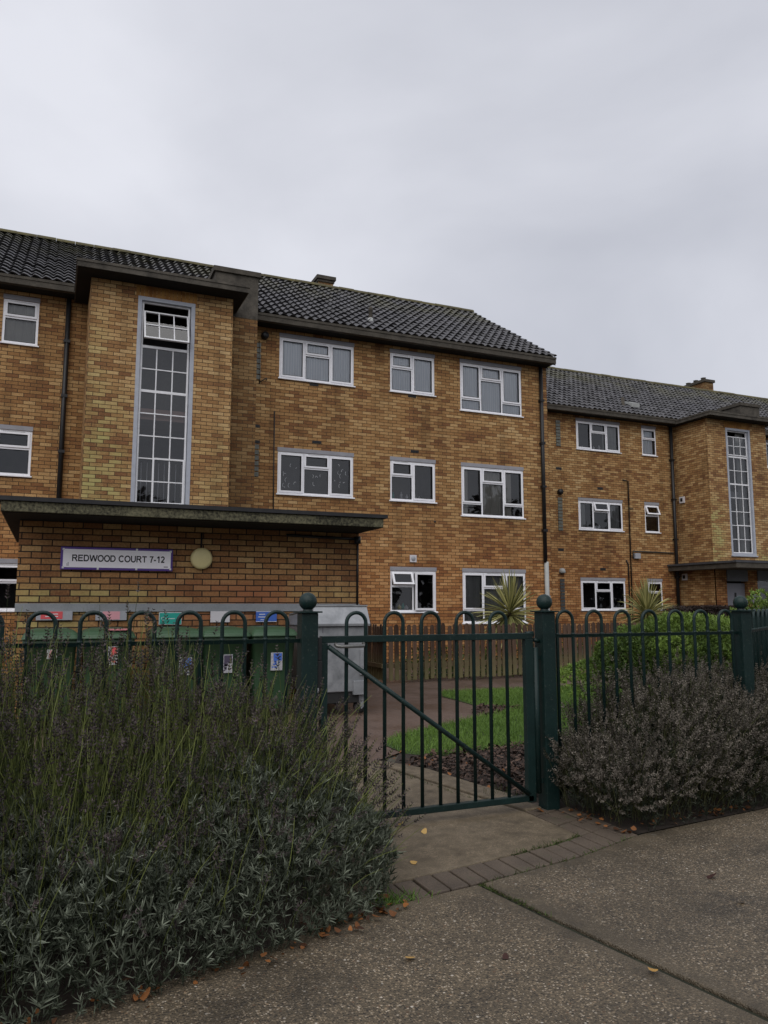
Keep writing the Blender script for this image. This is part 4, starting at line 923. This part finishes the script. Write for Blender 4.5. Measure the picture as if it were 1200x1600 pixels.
# ------------------------------------------------------------------ ground
def sheet(name, poly, z, mat, holes=None, kind='structure'):
    m = MB(); m.add([(x, y, z) for x, y in poly], [tuple(range(len(poly)))]); o = m.build(name, mat); o['kind'] = kind; return o
o = sheet('ground', [(-400, -400), (400, -400), (400, 400), (-400, 400)], -.03, 'ground')
edge = [(-3.5, 1.3), (-1.5, 2.15), (-.08, 2.80), (.16, 2.86), (.78, 3.05), (1.29, 3.24), (1.93, 3.335), (2.6, 3.47), (3.19, 3.665), (4.36, 3.80), (6, 3.95), (9, 4.2)]
jl = [(1.93, 3.335), (2.0, 2.85), (2.1, 2.3), (2.17, 1.9), (2.45, 0), (2.9, -3)]
left_sl = edge[:7] + [(p[0] - .012, p[1]) for p in jl] + [(-4, -3)]
def pslab(name, poly, z0, z1, mat):
    m = MB().prism(poly, z0, z1); o = m.build(name, mat, None, .008); o['kind'] = 'structure'; return o
ls = pslab('pavement', [p for p in edge[:6]] + [(1.915, 3.332)] + [(p[0] - .017, p[1]) for p in jl[1:]] + [(-4, -3)], -.1, .0, 'pavement')
rs = pslab('pavement', [(1.945, 3.338)] + edge[7:] + [(12, 4.4), (14, -3)] + [(p[0] + .017, p[1]) for p in jl[:0:-1]], -.1, .001, 'pavement')
sheet('pavement_joint', [(p[0] - .03, p[1]) for p in jl] + [(p[0] + .03, p[1]) for p in jl[::-1]], -.014, 'joint')
# brick course, threshold slab, garden path
pc = MB(); x = 1.02
e0 = lambda x_: float(np.interp(x_, [p[0] for p in edge], [p[1] for p in edge]))
while x < 3.15:
    y0, y1 = e0(x + .002) + .012, e0(x + .098) + .012; j = random.uniform(-.003, .003)
    pc.add([(x, y0, -.07), (x + .098, y1, -.07), (x + .098 + .0, y1 + .215, -.07), (x, y0 + .215, -.07), (x, y0, j), (x + .098, y1, j), (x + .098, y1 + .215, j), (x, y0 + .215, j)], [(4, 5, 6, 7), (0, 1, 5, 4), (1, 2, 6, 5), (2, 3, 7, 6), (3, 0, 4, 7)])
    x += .108
for k_ in (1, 2, 3):                               # pavers running up the right side of the slab
    x = 2.862
    while x < 3.2 - .05 * k_:
        y0, y1 = e0(x + .002) + .012 + .225 * k_, e0(x + .098) + .012 + .225 * k_; j = random.uniform(-.004, .003)
        pc.add([(x, y0, -.07), (x + .098, y1, -.07), (x + .098, y1 + .215, -.07), (x, y0 + .215, -.07), (x, y0, j), (x + .098, y1, j), (x + .098, y1 + .215, j), (x, y0 + .215, j)], [(4, 5, 6, 7), (0, 1, 5, 4), (1, 2, 6, 5), (2, 3, 7, 6), (3, 0, 4, 7)])
        x += .108
y = 3.5
while y < 4.1:
    pc.box(1.2 - .0, 1.3, y, y + .2, -.07, random.uniform(-.006, .002)); y += .21
o = pc.build('brick_paving', 'pavers', None, .006); o['kind'] = 'structure'
sheet('paving_bed', [(.95, 3.2), (1.6, 3.3), (3.3, 3.7), (3.25, 4.4), (1.0, 4.5)], -.014, 'joint')
pslab('path', [(1.315, e0(1.32) + .24), (1.93, e0(1.93) + .238), (2.6, e0(2.6) + .238), (2.845, e0(2.845) + .238), (2.848, 4.32), (2.60, 5.7), (2.56, 6.2), (2.3, 6.5), (1.0, 6.5), (1.0, 4.6), (1.32, 4.4)], -.1, .002, 'slab')
pslab('path', [(2.862, 4.345), (2.99, 4.36), (2.99, 4.79), (2.92, 5.2), (2.845, 5.72), (2.69, 6.04), (2.6, 6.2), (2.572, 6.19), (2.614, 5.7)], -.1, .012, 'slab')
sheet('path_court', [(-6, 4.7), (2.0, 4.7), (2.3, 6.3), (2.6, 6.25), (3.05, 6.6), (3.3, 7.1), (16, 7.1), (16, 16.8), (-6, 16.8)], -.012, 'tarmac')
# lawn and mulch
lawn_poly = [(2.98, 6.45), (3.15, 6.2), (3.49, 6.22), (4.16, 6.35), (4.83, 6.55), (6, 6.9), (9.5, 7.4), (10.5, 10.4), (7, 10.65), (5.6, 10.75), (5.32, 10.2), (5.28, 9.5), (5.25, 9.15), (5.6, 8.75), (5.4, 8.5), (4.94, 8.28), (4.71, 8.15), (4.19, 7.85), (3.53, 7.5), (3.15, 7.2), (2.98, 6.9)]
sheet('lawn_soil', lawn_poly, -.005, 'turf')
mulch_poly = [(2.70, 6.06), (2.85, 5.72), (2.93, 5.2), (3.0, 4.79), (3.0, 4.42), (7.5, 4.42), (9.5, 7.3), (6, 6.95), (4.83, 6.6), (4.16, 6.4), (3.49, 6.27), (3.15, 6.25), (2.95, 6.5)]
sheet('mulch_bed', mulch_poly, -.008, 'soil')
sheet('soil_bed', [(-3.5, 1.2)] + edge[1:6] + [(1.15, 3.4), (1.18, 4.6), (-3.5, 4.6)], -.010, 'soil')
sheet('soil_bed', [(3.19, 3.69), (4.36, 3.82), (6, 3.97), (9, 4.2), (9.5, 7), (3.02, 4.6), (3.08, 4.0)], -.006, 'soil')

# ------------------------------------------------------------------ scattered foliage (numpy)
rng = np.random.RandomState(11)
def inpoly(p, poly):
    x, y = p[:, 0], p[:, 1]; r = np.zeros(len(p), bool); n = len(poly)
    for i in range(n):
        (xa, ya), (xb, yb) = poly[i], poly[(i + 1) % n]
        c = ((ya > y) != (yb > y)) & (x < (xb - xa) * (y - ya) / (yb - ya + 1e-12) + xa); r ^= c
    return r
def sample_poly(poly, n):
    a = np.array(poly); lo, hi = a.min(0), a.max(0); out = np.zeros((0, 2))
    while len(out) < n:
        p = lo + (hi - lo) * rng.rand(n * 2, 2); out = np.vstack([out, p[inpoly(p, poly)]])
    return out[:n]
def norm(v): return v / np.maximum(np.linalg.norm(v, axis=1, keepdims=True), 1e-9)
def blades(base, dirv, length, width, bend=None, taper=.25, segs=2, face=None):
    """flat tapering blades: base (n,3), unit dir (n,3), length (n), width (n); bend (n,3) added quadratically. returns V,F(quads), per-face index of blade"""
    n = len(base); length = np.broadcast_to(length, n)[:, None]; width = np.broadcast_to(width, n)[:, None]
    if face is None: face = rng.normal(size=(n, 3))
    side = norm(np.cross(dirv, face))
    V = np.zeros((n, (segs + 1) * 2, 3))
    for k in range(segs + 1):
        t = k / segs; p = base + dirv * length * t + (0 if bend is None else bend * t * t)
        wv = width * (taper + (1 - taper) * math.sin(math.pi * min(.25 + .75 * t, 1))) * .5 if k < segs else width * taper * .35
        V[:, 2 * k] = p - side * wv; V[:, 2 * k + 1] = p + side * wv
    F = np.zeros((n, segs, 4), int); o = (np.arange(n) * (segs + 1) * 2)[:, None]
    for k in range(segs): F[:, k] = o + np.array([2 * k, 2 * k + 1, 2 * k + 3, 2 * k + 2])
    return V.reshape(-1, 3), F.reshape(-1, 4), np.repeat(np.arange(n), segs)
def cat(parts):
    V, F, I, o = [], [], [], 0
    for v, f, i in parts: V.append(v); F.append(f + o); I.append(i); o += len(v)
    return np.vstack(V), np.vstack(F), np.concatenate(I)

def lavender(name, label, loc, top, n_leaf, n_stem, stem_len, head_mat, lean, poly, head_scale=1.0, leaf_len=.028, leaf_pow=.6, whorls=5, leaf_mat='lav_leaf', low=.4, heads=1.0, back=lambda x, y: 1.0 + 0 * x, stem_mat='lav_stem'):
    """top(x,y) -> height of leafy mound; stems with seed heads rise from it"""
    t = thing(name, label, 'lavender', loc)
    # leaf tufts
    P = sample_poly(poly, n_leaf); h = top(P[:, 0], P[:, 1]); k = h > .03; P = P[k]; h = h[k]; n = len(P)
    z = h * (1 - .85 * rng.rand(n) ** 2.2) + .16 * h * rng.rand(n) ** 3
    base = np.column_stack([P, z]); parts = []; cl = rng.rand(n) * .7
    out = lean(P[:, 0], P[:, 1])
    tuftdir = norm(np.column_stack([out * .55, np.ones(n)]) + rng.normal(size=(n, 3)) * .33)
    L_ = leaf_len * (.6 + .8 * rng.rand(n))
    rn = []
    nl = 11
    for j in range(nl):
        f = j / nl; spread = .95 - .6 * f
        dv = norm(tuftdir + rng.normal(size=(n, 3)) * spread)
        parts.append(blades(base + tuftdir * (L_ * .7 * f)[:, None], dv, L_ * (.75 + .5 * rng.rand(n)), L_ * .115 + .0011, rng.normal(size=(n, 3)) * .006, .4, 2))
        rn.append(np.repeat(np.clip(cl * .7 + .45 * f ** 2 + rng.normal(size=n) * .12, 0, 1) ** 1.5 * (.35 + .65 * (z / np.maximum(h, .05)) ** 1.0), 2))  # lower leaves darker: the mound's inner shade is put into the tone
    parts.append(blades(base - tuftdir * (L_ * 1.6)[:, None], tuftdir, L_ * 2.4, np.full(n, .0032), None, .8, 2)); rn.append(np.repeat(cl * .3, 2))
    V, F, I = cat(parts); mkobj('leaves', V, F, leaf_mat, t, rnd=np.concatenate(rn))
    # flower stems
    P = sample_poly(poly, n_stem); h = top(P[:, 0], P[:, 1]); keep = (h > .12) & (rng.rand(len(P)) < (h / h.max()) ** leaf_pow) & (rng.rand(len(P)) < back(P[:, 0], P[:, 1])); P = P[keep]; h = h[keep]; n = len(P)
    sl_ = stem_len(P[:, 0], P[:, 1]) * (.7 + .5 * rng.rand(n)); base = np.column_stack([P, h * (low + (.95 - low) * rng.rand(n))]); out = lean(P[:, 0], P[:, 1])
    dv = norm(np.column_stack([out * .28, np.ones(n)]) + rng.normal(size=(n, 3)) * .17); bend = np.column_stack([out * .06, -.01 * np.ones(n)]) + rng.normal(size=(n, 3)) * .045
    tall = h * .30 + sl_
    V, F, I = blades(base, dv, tall, .0029, bend, .85, 3); rs = rng.rand(n) ** 1.4
    V2, F2, I2 = blades(base, dv, tall, .0029, bend, .85, 3)
    V, F, I = cat([(V, F, I), (V2, F2, I2)]); mkobj('stems', V, F, stem_mat, t, rnd=rs[I])
    hk = rng.rand(n) < heads; dv, tall, bend, base, n = dv[hk], tall[hk], bend[hk], base[hk], int(hk.sum())
    tip = base + dv * tall[:, None] + bend; td = norm(dv * tall[:, None] + 2 * bend); parts = []; rr = []
    ro = rng.rand(n)
    for wv in range(whorls):                        # whorls of dry calyces
        f = wv / max(1, whorls - 1); rad = (.0085 - .004 * f) * head_scale
        pos = tip - td * ((.062 * head_scale) * (1 - f) - .004)[..., None] if np.ndim(f) else tip - td * (.062 * head_scale * (1 - f) - .004)
        for k in range(5):
            a_ = norm(np.cross(td, rng.normal(size=(n, 3)))); d_ = norm(a_ + td * .9)
            parts.append(blades(pos + a_ * .001, d_, rad * 1.5 + .004, np.full(n, rad * .95), None, .55, 1)); rr.append(np.clip(ro[:n] * .6 + rng.rand(n) * .5, 0, 1) ** 1.6)
    V, F, I = cat(parts); mkobj('seed_heads', V, F, head_mat, t, rnd=np.concatenate(rr))
    return t
def sst(x, a, b): t = np.clip((x - a) / (b - a), 0, 1); return t * t * (3 - 2 * t)
# left bed
def topL(x, y):
    front = np.interp(x, [p[0] for p in edge], [p[1] for p in edge]) - .12
    d_ = y - front
    h = (.10 + .62 * (1 - np.exp(-np.clip(d_, 0, 9) / .42))) * sst(d_, 0, .12)
    h = h * (1 - .50 * sst(x, .95, 1.6)) * (.82 + .18 * np.sin(3.1 * x + 1) * np.cos(2.7 * y)) * (1 + .12 * np.sin(9 * x + 4 * y) + .13 * np.sin(17 * x - 7 * y + 1) * np.sin(13 * y + 5 * x))
    return np.clip(h, 0, .78)
def leanL(x, y):
    front = np.interp(x, [p[0] for p in edge], [p[1] for p in edge])
    return np.column_stack([.15 * np.sin(5 * x) + .9 * sst(x, .6, 1.5), -.75 * (1 - sst(y - front, 0, .8))])
polyL = [(-2.0, 1.85), (-.08, 2.70), (.16, 2.74), (.78, 2.93), (1.29, 3.12), (1.5, 3.35), (1.56, 3.7), (1.55, 4.15), (1.3, 4.3), (-2.2, 4.3), (-2.2, 2.2)]
lavender('lavender_hedge', 'big grey-green lavender mass with tall dark seed heads, left of the gate', (-.2, 3.5, 0), topL, 26000, 14500,
         lambda x, y: (.19 + .27 * sst(y - np.interp(x, [p[0] for p in edge], [p[1] for p in edge]), .15, .75)) * (1 - .42 * sst(x, .45, 1.15)), 'lav_head', leanL, polyL, leaf_pow=.7, heads=.62, back=lambda x, y: .26 + .74 * sst(y - np.interp(x, [p[0] for p in edge], [p[1] for p in edge]), .0, .75))
# right bed
def topR(x, y):
    front = np.interp(x, [p[0] for p in edge], [p[1] for p in edge]) - .03
    d_ = y - front
    h = (.16 + .48 * (1 - np.exp(-np.clip(d_, 0, 9) / .22))) * sst(d_, 0, .1)
    h = h * (.42 + .58 * sst(x, 3.08, 3.75)) * (.9 + .1 * np.sin(4.1 * x) * np.cos(3.7 * y) + .13 * np.sin(15 * x - 6 * y + 1) * np.sin(12 * y + 5 * x))
    return np.clip(h, 0, .68)
def leanR(x, y):
    front = np.interp(x, [p[0] for p in edge], [p[1] for p in edge])
    return np.column_stack([-.55 * (1 - sst(x, 3.1, 3.7)) + .1 * np.sin(6 * x), -.8 * (1 - sst(y - front, 0, .6))])
polyR = [(3.14, 3.80), (3.3, 3.66), (4.36, 3.76), (6, 3.9), (7.5, 4.05), (7.5, 5.3), (5.0, 4.75), (3.15, 4.62), (3.1, 4.2)]
lavender('lavender_hedge', 'lower brownish lavender hedge with dense pale seed heads, right of the gate', (4.6, 4.1, 0), topR, 8000, 15000,
         lambda x, y: .15 + 0 * x, 'lav_head_pale', leanR, polyR, 1.1, .03, .1, leaf_mat='lav_leaf_dull', low=.05, stem_mat='lav_stem_dull')

# grass lawn
P = sample_poly(lawn_poly, 60000); n = len(P); base = np.column_stack([P, np.full(n, -.006)])
V, F, I = blades(base, norm(rng.normal(size=(n, 3)) * .35 + (0, 0, 1)), .028 + .035 * rng.rand(n), .005, rng.normal(size=(n, 3)) * .012, .5, 2)
pn = .5 + .5 * np.sin(P[:, 0] * 2.3) * np.cos(P[:, 1] * 1.7 + 1)
g = mkobj('lawn', V, F, 'grass', rnd=np.clip(.25 + .4 * pn[I] + .35 * rng.rand(n)[I], 0, 1)); g['kind'] = 'stuff'; g['label'] = 'short green lawn behind the railings'
# bark mulch
def chips(poly, n, smin, smax, zmax, mat, name, label, rpow=1.0):
    P = sample_poly(poly, n); s = smin + (smax - smin) * rng.rand(n) ** 2; base = np.column_stack([P, zmax * rng.rand(n) - .004])
    V, F, I = blades(base, norm(rng.normal(size=(n, 3)) * (1, 1, .35)), s, s * .55, rng.normal(size=(n, 3)) * .01, .6, 2, face=np.array([[0, 0, 1.]]) + rng.normal(size=(n, 3)) * .45)
    o = mkobj(name, V, F, mat, rnd=(rng.rand(n) ** rpow)[I]); o['kind'] = 'stuff'; o['label'] = label; return o
chips([(2.72, 6.05), (2.87, 5.72), (2.95, 5.2), (3.02, 4.79), (3.02, 4.6), (6.5, 4.9), (7.5, 6.9), (4.83, 6.6), (4.16, 6.42), (3.49, 6.3), (3.15, 6.3)], 12000, .02, .06, .03, 'chips', 'bark_mulch', 'dark bark mulch between path edging and lawn', 1.6)
chips([(4.75, 8.15), (5.5, 8.45), (5.7, 8.8), (5.3, 9.1), (4.9, 8.6)], 700, .02, .06, .02, 'chips', 'bark_mulch', 'bark patch in the notch of the lawn')

# fallen leaves: litter along the bed edges, single leaves on the paving
def leaf_geo(P, s, zlift):
    n = len(P); base = np.column_stack([P, zlift])
    d_ = norm(rng.normal(size=(n, 3)) * (1, 1, .25)); V, F, I = blades(base - d_ * (s * .5)[:, None], d_, s, s * .8, np.column_stack([np.zeros((n, 2)), rng.rand(n) * s * .5]), .45, 3, face=np.array([[0, 0, 1.]]) + rng.normal(size=(n, 3)) * .35)
    return V, F, I
def litter(pts, label, mat='fallen'):
    n = len(pts); V, F, I = leaf_geo(pts, (.014 + .026 * rng.rand(n) ** 1.5), .004 + .015 * rng.rand(n)); o = mkobj('leaf_litter', V, F, mat, rnd=rng.rand(n)[I]); o['kind'] = 'stuff'; o['label'] = label
def along(xa, xb, n, off, spread):
    x = xa + (xb - xa) * rng.rand(n); return np.column_stack([x, np.interp(x, [p[0] for p in edge], [p[1] for p in edge]) + off + rng.normal(size=n) * spread])
litter(np.vstack([along(-.3, 1.45, 50, .0, .05), along(-.1, 1.5, 30, -.11, .035), along(1.05, 1.5, 25, -.08, .05)]), 'orange brown leaf litter under the left lavender')
litter(np.vstack([along(3.1, 4.5, 60, .10, .05), np.column_stack([3.12 + .06 * rng.normal(size=25), 3.75 + .5 * rng.rand(25)])]), 'orange brown leaf litter under the right lavender')
litter(np.vstack([np.column_stack([2.85 + .12 * rng.normal(size=22), 6.1 + .15 * rng.normal(size=22)]), sample_poly([(2.8, 6.0), (3.0, 4.7), (4.5, 5), (5, 6.4), (3.2, 6.3)], 60)]), 'brown leaves scattered on the bark mulch')
for (x, y, s, m, lb) in ((2.04, 2.31, .038, 'fallen_y', 'yellow leaf on the pavement touching the dark joint, front right'), (1.29, 2.75, .036, 'fallen_y', 'pale yellow leaf alone on the left pavement slab'),
                         (2.99, 2.96, .05, 'fallen_d', 'dark curled leaf lying on the right pavement slab'), (2.86, 2.67, .036, 'fallen', 'orange leaf on the right pavement slab below the dark one'),
                         (1.98, 4.36, .05, 'fallen_y', 'yellow leaf lying right under the gate rail'), (2.05, 4.17, .04, 'fallen_y', 'amber leaf on the threshold slab just in front of the gate'),
                         (1.76, 3.71, .036, 'fallen_y', 'cream leaf on the threshold slab by the brick course'), (1.43, 3.33, .065, 'fallen', 'bright orange leaf by the grass tuft at the brick course'),
                         (1.62, 2.62, .03, 'fallen_d', 'small dark brown leaf on the left pavement slab'), (2.93, 4.3, .06, 'fallen', 'orange leaf lying at the foot of the hinge post'),
                         (1.36, 3.18, .06, 'fallen', 'rust red leaf half on the pavement edge below the left lavender')):
    V, F, I = leaf_geo(np.array([[x, y]]), np.array([s]), np.array([.008])); o = mkobj('fallen_leaf', V, F, m, rnd=np.full(len(F), rng.rand())); tag(o, lb, 'fallen leaf', 'single leaves fallen on the paving')
# weeds in the joints
def weeds(pts, hmax, label, w=.004, mat='moss'):
    n = len(pts); base = np.column_stack([pts, np.full(n, -.006)]); V, F, I = blades(base, norm(rng.normal(size=(n, 3)) * .7 + (0, 0, .8)), hmax * (.4 + .6 * rng.rand(n)), w, rng.normal(size=(n, 3)) * .01, .5, 2)
    o = mkobj('weed_tuft', V, F, mat, rnd=rng.rand(n)[I] * .8); o['kind'] = 'stuff'; o['label'] = label
weeds(np.column_stack([1.45 + .09 * rng.normal(size=260), 3.30 + .035 * rng.normal(size=260)]), .06, 'grass tuft at the left end of the brick course', mat='grass')
x = rng.uniform(2.3, 2.85, 300); weeds(np.column_stack([x, np.array([e0(a_) for a_ in x]) + .232 + .006 * rng.normal(size=300)]), .022, 'moss and grass in the joint along the threshold slab')
x = rng.uniform(1.9, 3.1, 260); weeds(np.column_stack([x, np.array([e0(a_) for a_ in x]) + .004 + .005 * rng.normal(size=260)]), .014, 'moss specks along the pavement edge')
t_ = rng.rand(200) ** 1.5; weeds(np.column_stack([1.935 + .075 * t_ + .005 * rng.normal(size=200), 3.33 - .45 * t_]), .012, 'moss in the pavement joint')
x = rng.uniform(0, 1, 160); weeds(np.column_stack([2.70 - .13 * x + .01 * rng.normal(size=160), 4.77 + .94 * x]), .03, 'weeds in the joint of the path edging')
weeds(np.column_stack([2.95 + .07 * rng.normal(size=120), 4.75 + .1 * rng.normal(size=120)]), .06, 'weeds at the mulch corner beside the gate')

# ------------------------------------------------------------------ shrubs
def shrub(name, label, c, rad, n, mat, lsize=.045, lumps=9):
    t = thing(name, label, 'shrub', (c[0], c[1], 0)); c = np.array(c); rad = np.array(rad)
    L0 = rng.normal(size=(lumps * 6, 3)); L0 = norm(L0) * (1, 1, .9); amp = .10 + .12 * rng.rand(len(L0))
    d_ = norm(rng.normal(size=(n, 3))); d_[:, 2] = np.abs(d_[:, 2]) * np.where(rng.rand(n) < .8, 1, -1)
    bump = sum(a_ * np.exp(-((d_ - l) ** 2).sum(1) / .035) for a_, l in zip(amp, L0))
    rr = (.80 + bump) * (1 - .42 * rng.rand(n) ** 2.5)
    pos = c + d_ * rad * rr[:, None]; k = pos[:, 2] > .02; pos = pos[k]; d_ = d_[k]; bump = bump[k]; n = len(pos); tip = norm(d_ + (0, 0, .7) + rng.normal(size=(n, 3)) * .3)
    parts = []; rn = []; base_r = np.clip(.0 + 2.6 * bump + .2 * rng.rand(n) + .15 * d_[:, 2], 0, 1)  # leaves between lumps darker: inner shade put into the leaf tone
    for j in range(7):
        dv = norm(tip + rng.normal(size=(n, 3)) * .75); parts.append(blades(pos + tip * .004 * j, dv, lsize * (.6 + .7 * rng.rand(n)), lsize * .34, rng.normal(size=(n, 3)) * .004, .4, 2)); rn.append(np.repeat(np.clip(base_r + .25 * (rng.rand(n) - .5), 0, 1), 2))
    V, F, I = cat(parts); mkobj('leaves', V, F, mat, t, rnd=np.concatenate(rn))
    m = MB(); 
    for k in range(7):
        a_ = 2 * math.pi * k / 7 + .3; e_ = c + rad * (.6 * math.cos(a_), .6 * math.sin(a_), .45); m.tube([(c[0], c[1], 0), tuple((np.array((c[0], c[1], .0)) + e_) / 2 + (0, 0, .1)), tuple(e_)], [.03, .018, .008], 6)
    m.build('branches', 'bark', t); return t
shrub('leafy_shrub', 'rounded bright green leafy shrub behind the right railing', (7.05, 7.3, .42), (1.45, .95, .80), 12000, 'shrub', .036)
shrub('leafy_shrub', 'yellow-green leafy shrub peeping above the far right railing', (11.9, 10.0, .55), (1.2, .8, .98), 3200, 'shrub', .06)
hd = thing('copper_hedge', 'dark brown rounded clipped hedge in front of the entrance', 'hedge', (15.2, 15, 0))
n = 16000; X0, X1, Y0, Y1, Z1 = 14.2, 16.6, 14.6, 15.6, 1.29
P = np.column_stack([rng.uniform(X0, X1, n), rng.uniform(Y0, Y1, n), np.zeros(n)]); zt = Z1 * (1 - .35 * (1 - sst(P[:, 0], X0, X0 + .5)) ** 2 - .15 * (sst(P[:, 0], X1 - .3, X1)) ** 2)
P[:, 2] = zt * np.where(rng.rand(n) < .5, 1 - .04 * rng.rand(n), rng.rand(n)); fr = rng.rand(n) < .5; P[fr, 1] = Y0 + .05 * rng.rand(fr.sum())
V, F, I = blades(P, norm(rng.normal(size=(n, 3))), .05, .03, None, .5, 1); mkobj('leaves', V, F, 'hedge', hd, rnd=rng.rand(n)[I])
m = MB(); m.box(X0 + .35, X1 - .15, Y0 + .08, Y1 - .08, 0, Z1 - .08); m.build('inner_growth', 'soil', hd)

def cordyline(label, x, y, zc, r, n, droop, seed):
    rs = np.random.RandomState(seed); t = thing('cordyline', label, 'plant', (x, y, 0), 'spiky cordylines behind the picket fence')
    MB().tube([(x, y, 0), (x + .01, y, zc * .5), (x, y, zc + .05)], [.06, .05, .055], 9).build('trunk', 'bark', t)
    el = np.pi / 2 * (1 - 1.75 * rs.rand(n) ** .9); az = rs.rand(n) * 2 * np.pi
    dv = np.column_stack([np.cos(az) * np.cos(el), np.sin(az) * np.cos(el), np.sin(el)]); L_ = r * (.75 + .35 * rs.rand(n))
    base = np.array([[x, y, zc]]) + dv * .03 + np.column_stack([np.zeros((n, 2)), -.10 * (1 - np.sin(np.clip(el, 0, 2)))])
    bend = np.column_stack([np.zeros((n, 2)), -droop * L_ * np.cos(el)])
    V, F, I = blades(base, dv, L_, .027, bend, .3, 5, face=np.array([[0, 0, 1.]]) + rs.normal(size=(n, 3)) * .5)
    rn = np.clip(rs.rand(n) * .9, 0, 1)[I]; mkobj('leaves', V, F, 'cord', t, rnd=rn)
    return t
cordyline('spiky variegated cordyline in front of the ground floor window by the hinge post', 8.28, 13.0, 1.22, .74, 340, .2, 3)
cordyline('broader drooping cordyline behind the fence below the narrow window', 12.6, 14.0, 1.10, .86, 480, .42, 5)
# green growth in the garden behind the picket fence
P = np.column_stack([rng.uniform(6.0, 12, 5000), rng.uniform(12.6, 13.4, 5000), .55 * rng.rand(5000) ** 1.3])
V, F, I = blades(P, norm(rng.normal(size=(5000, 3)) + (0, 0, .6)), .07, .03, None, .5, 1); o = mkobj('undergrowth', V, F, 'shrub', rnd=rng.rand(5000)[I] * .45); o['kind'] = 'stuff'; o['label'] = 'low green growth seen between the fence pickets'

# ------------------------------------------------------------------ trees across the road behind the viewer (seen mirrored in the ground floor panes)
P = []
for k in range(19):
    c = np.array([-34 + 5.6 * k + rng.uniform(-1.5, 1.5), -30 + rng.uniform(-3, 3), 0]); hh = (3.6, 6.8, 3.2, 7.5, 4.2, 3.4, 3.6, 5.0, 3.5, 3.6, 3.4, 3.8, 4.5, 6.0, 4.6, 7.0, 5.2, 6.4, 4.8)[k]; c[2] = hh; d_ = norm(rng.normal(size=(1300, 3))); P.append(c + d_ * (2.6 + .1 * hh, 2.6, hh) * (.55 + .5 * rng.rand(1300, 1)))
P = np.vstack(P); P = P[P[:, 2] > .1]; V, F, I = blades(P, norm(rng.normal(size=(len(P), 3))), .75, .5, None, .5, 1); o = mkobj('treeline', V, F, 'hedge', rnd=rng.rand(len(P))[I]); o['kind'] = 'stuff'; o['label'] = 'row of trees across the road'
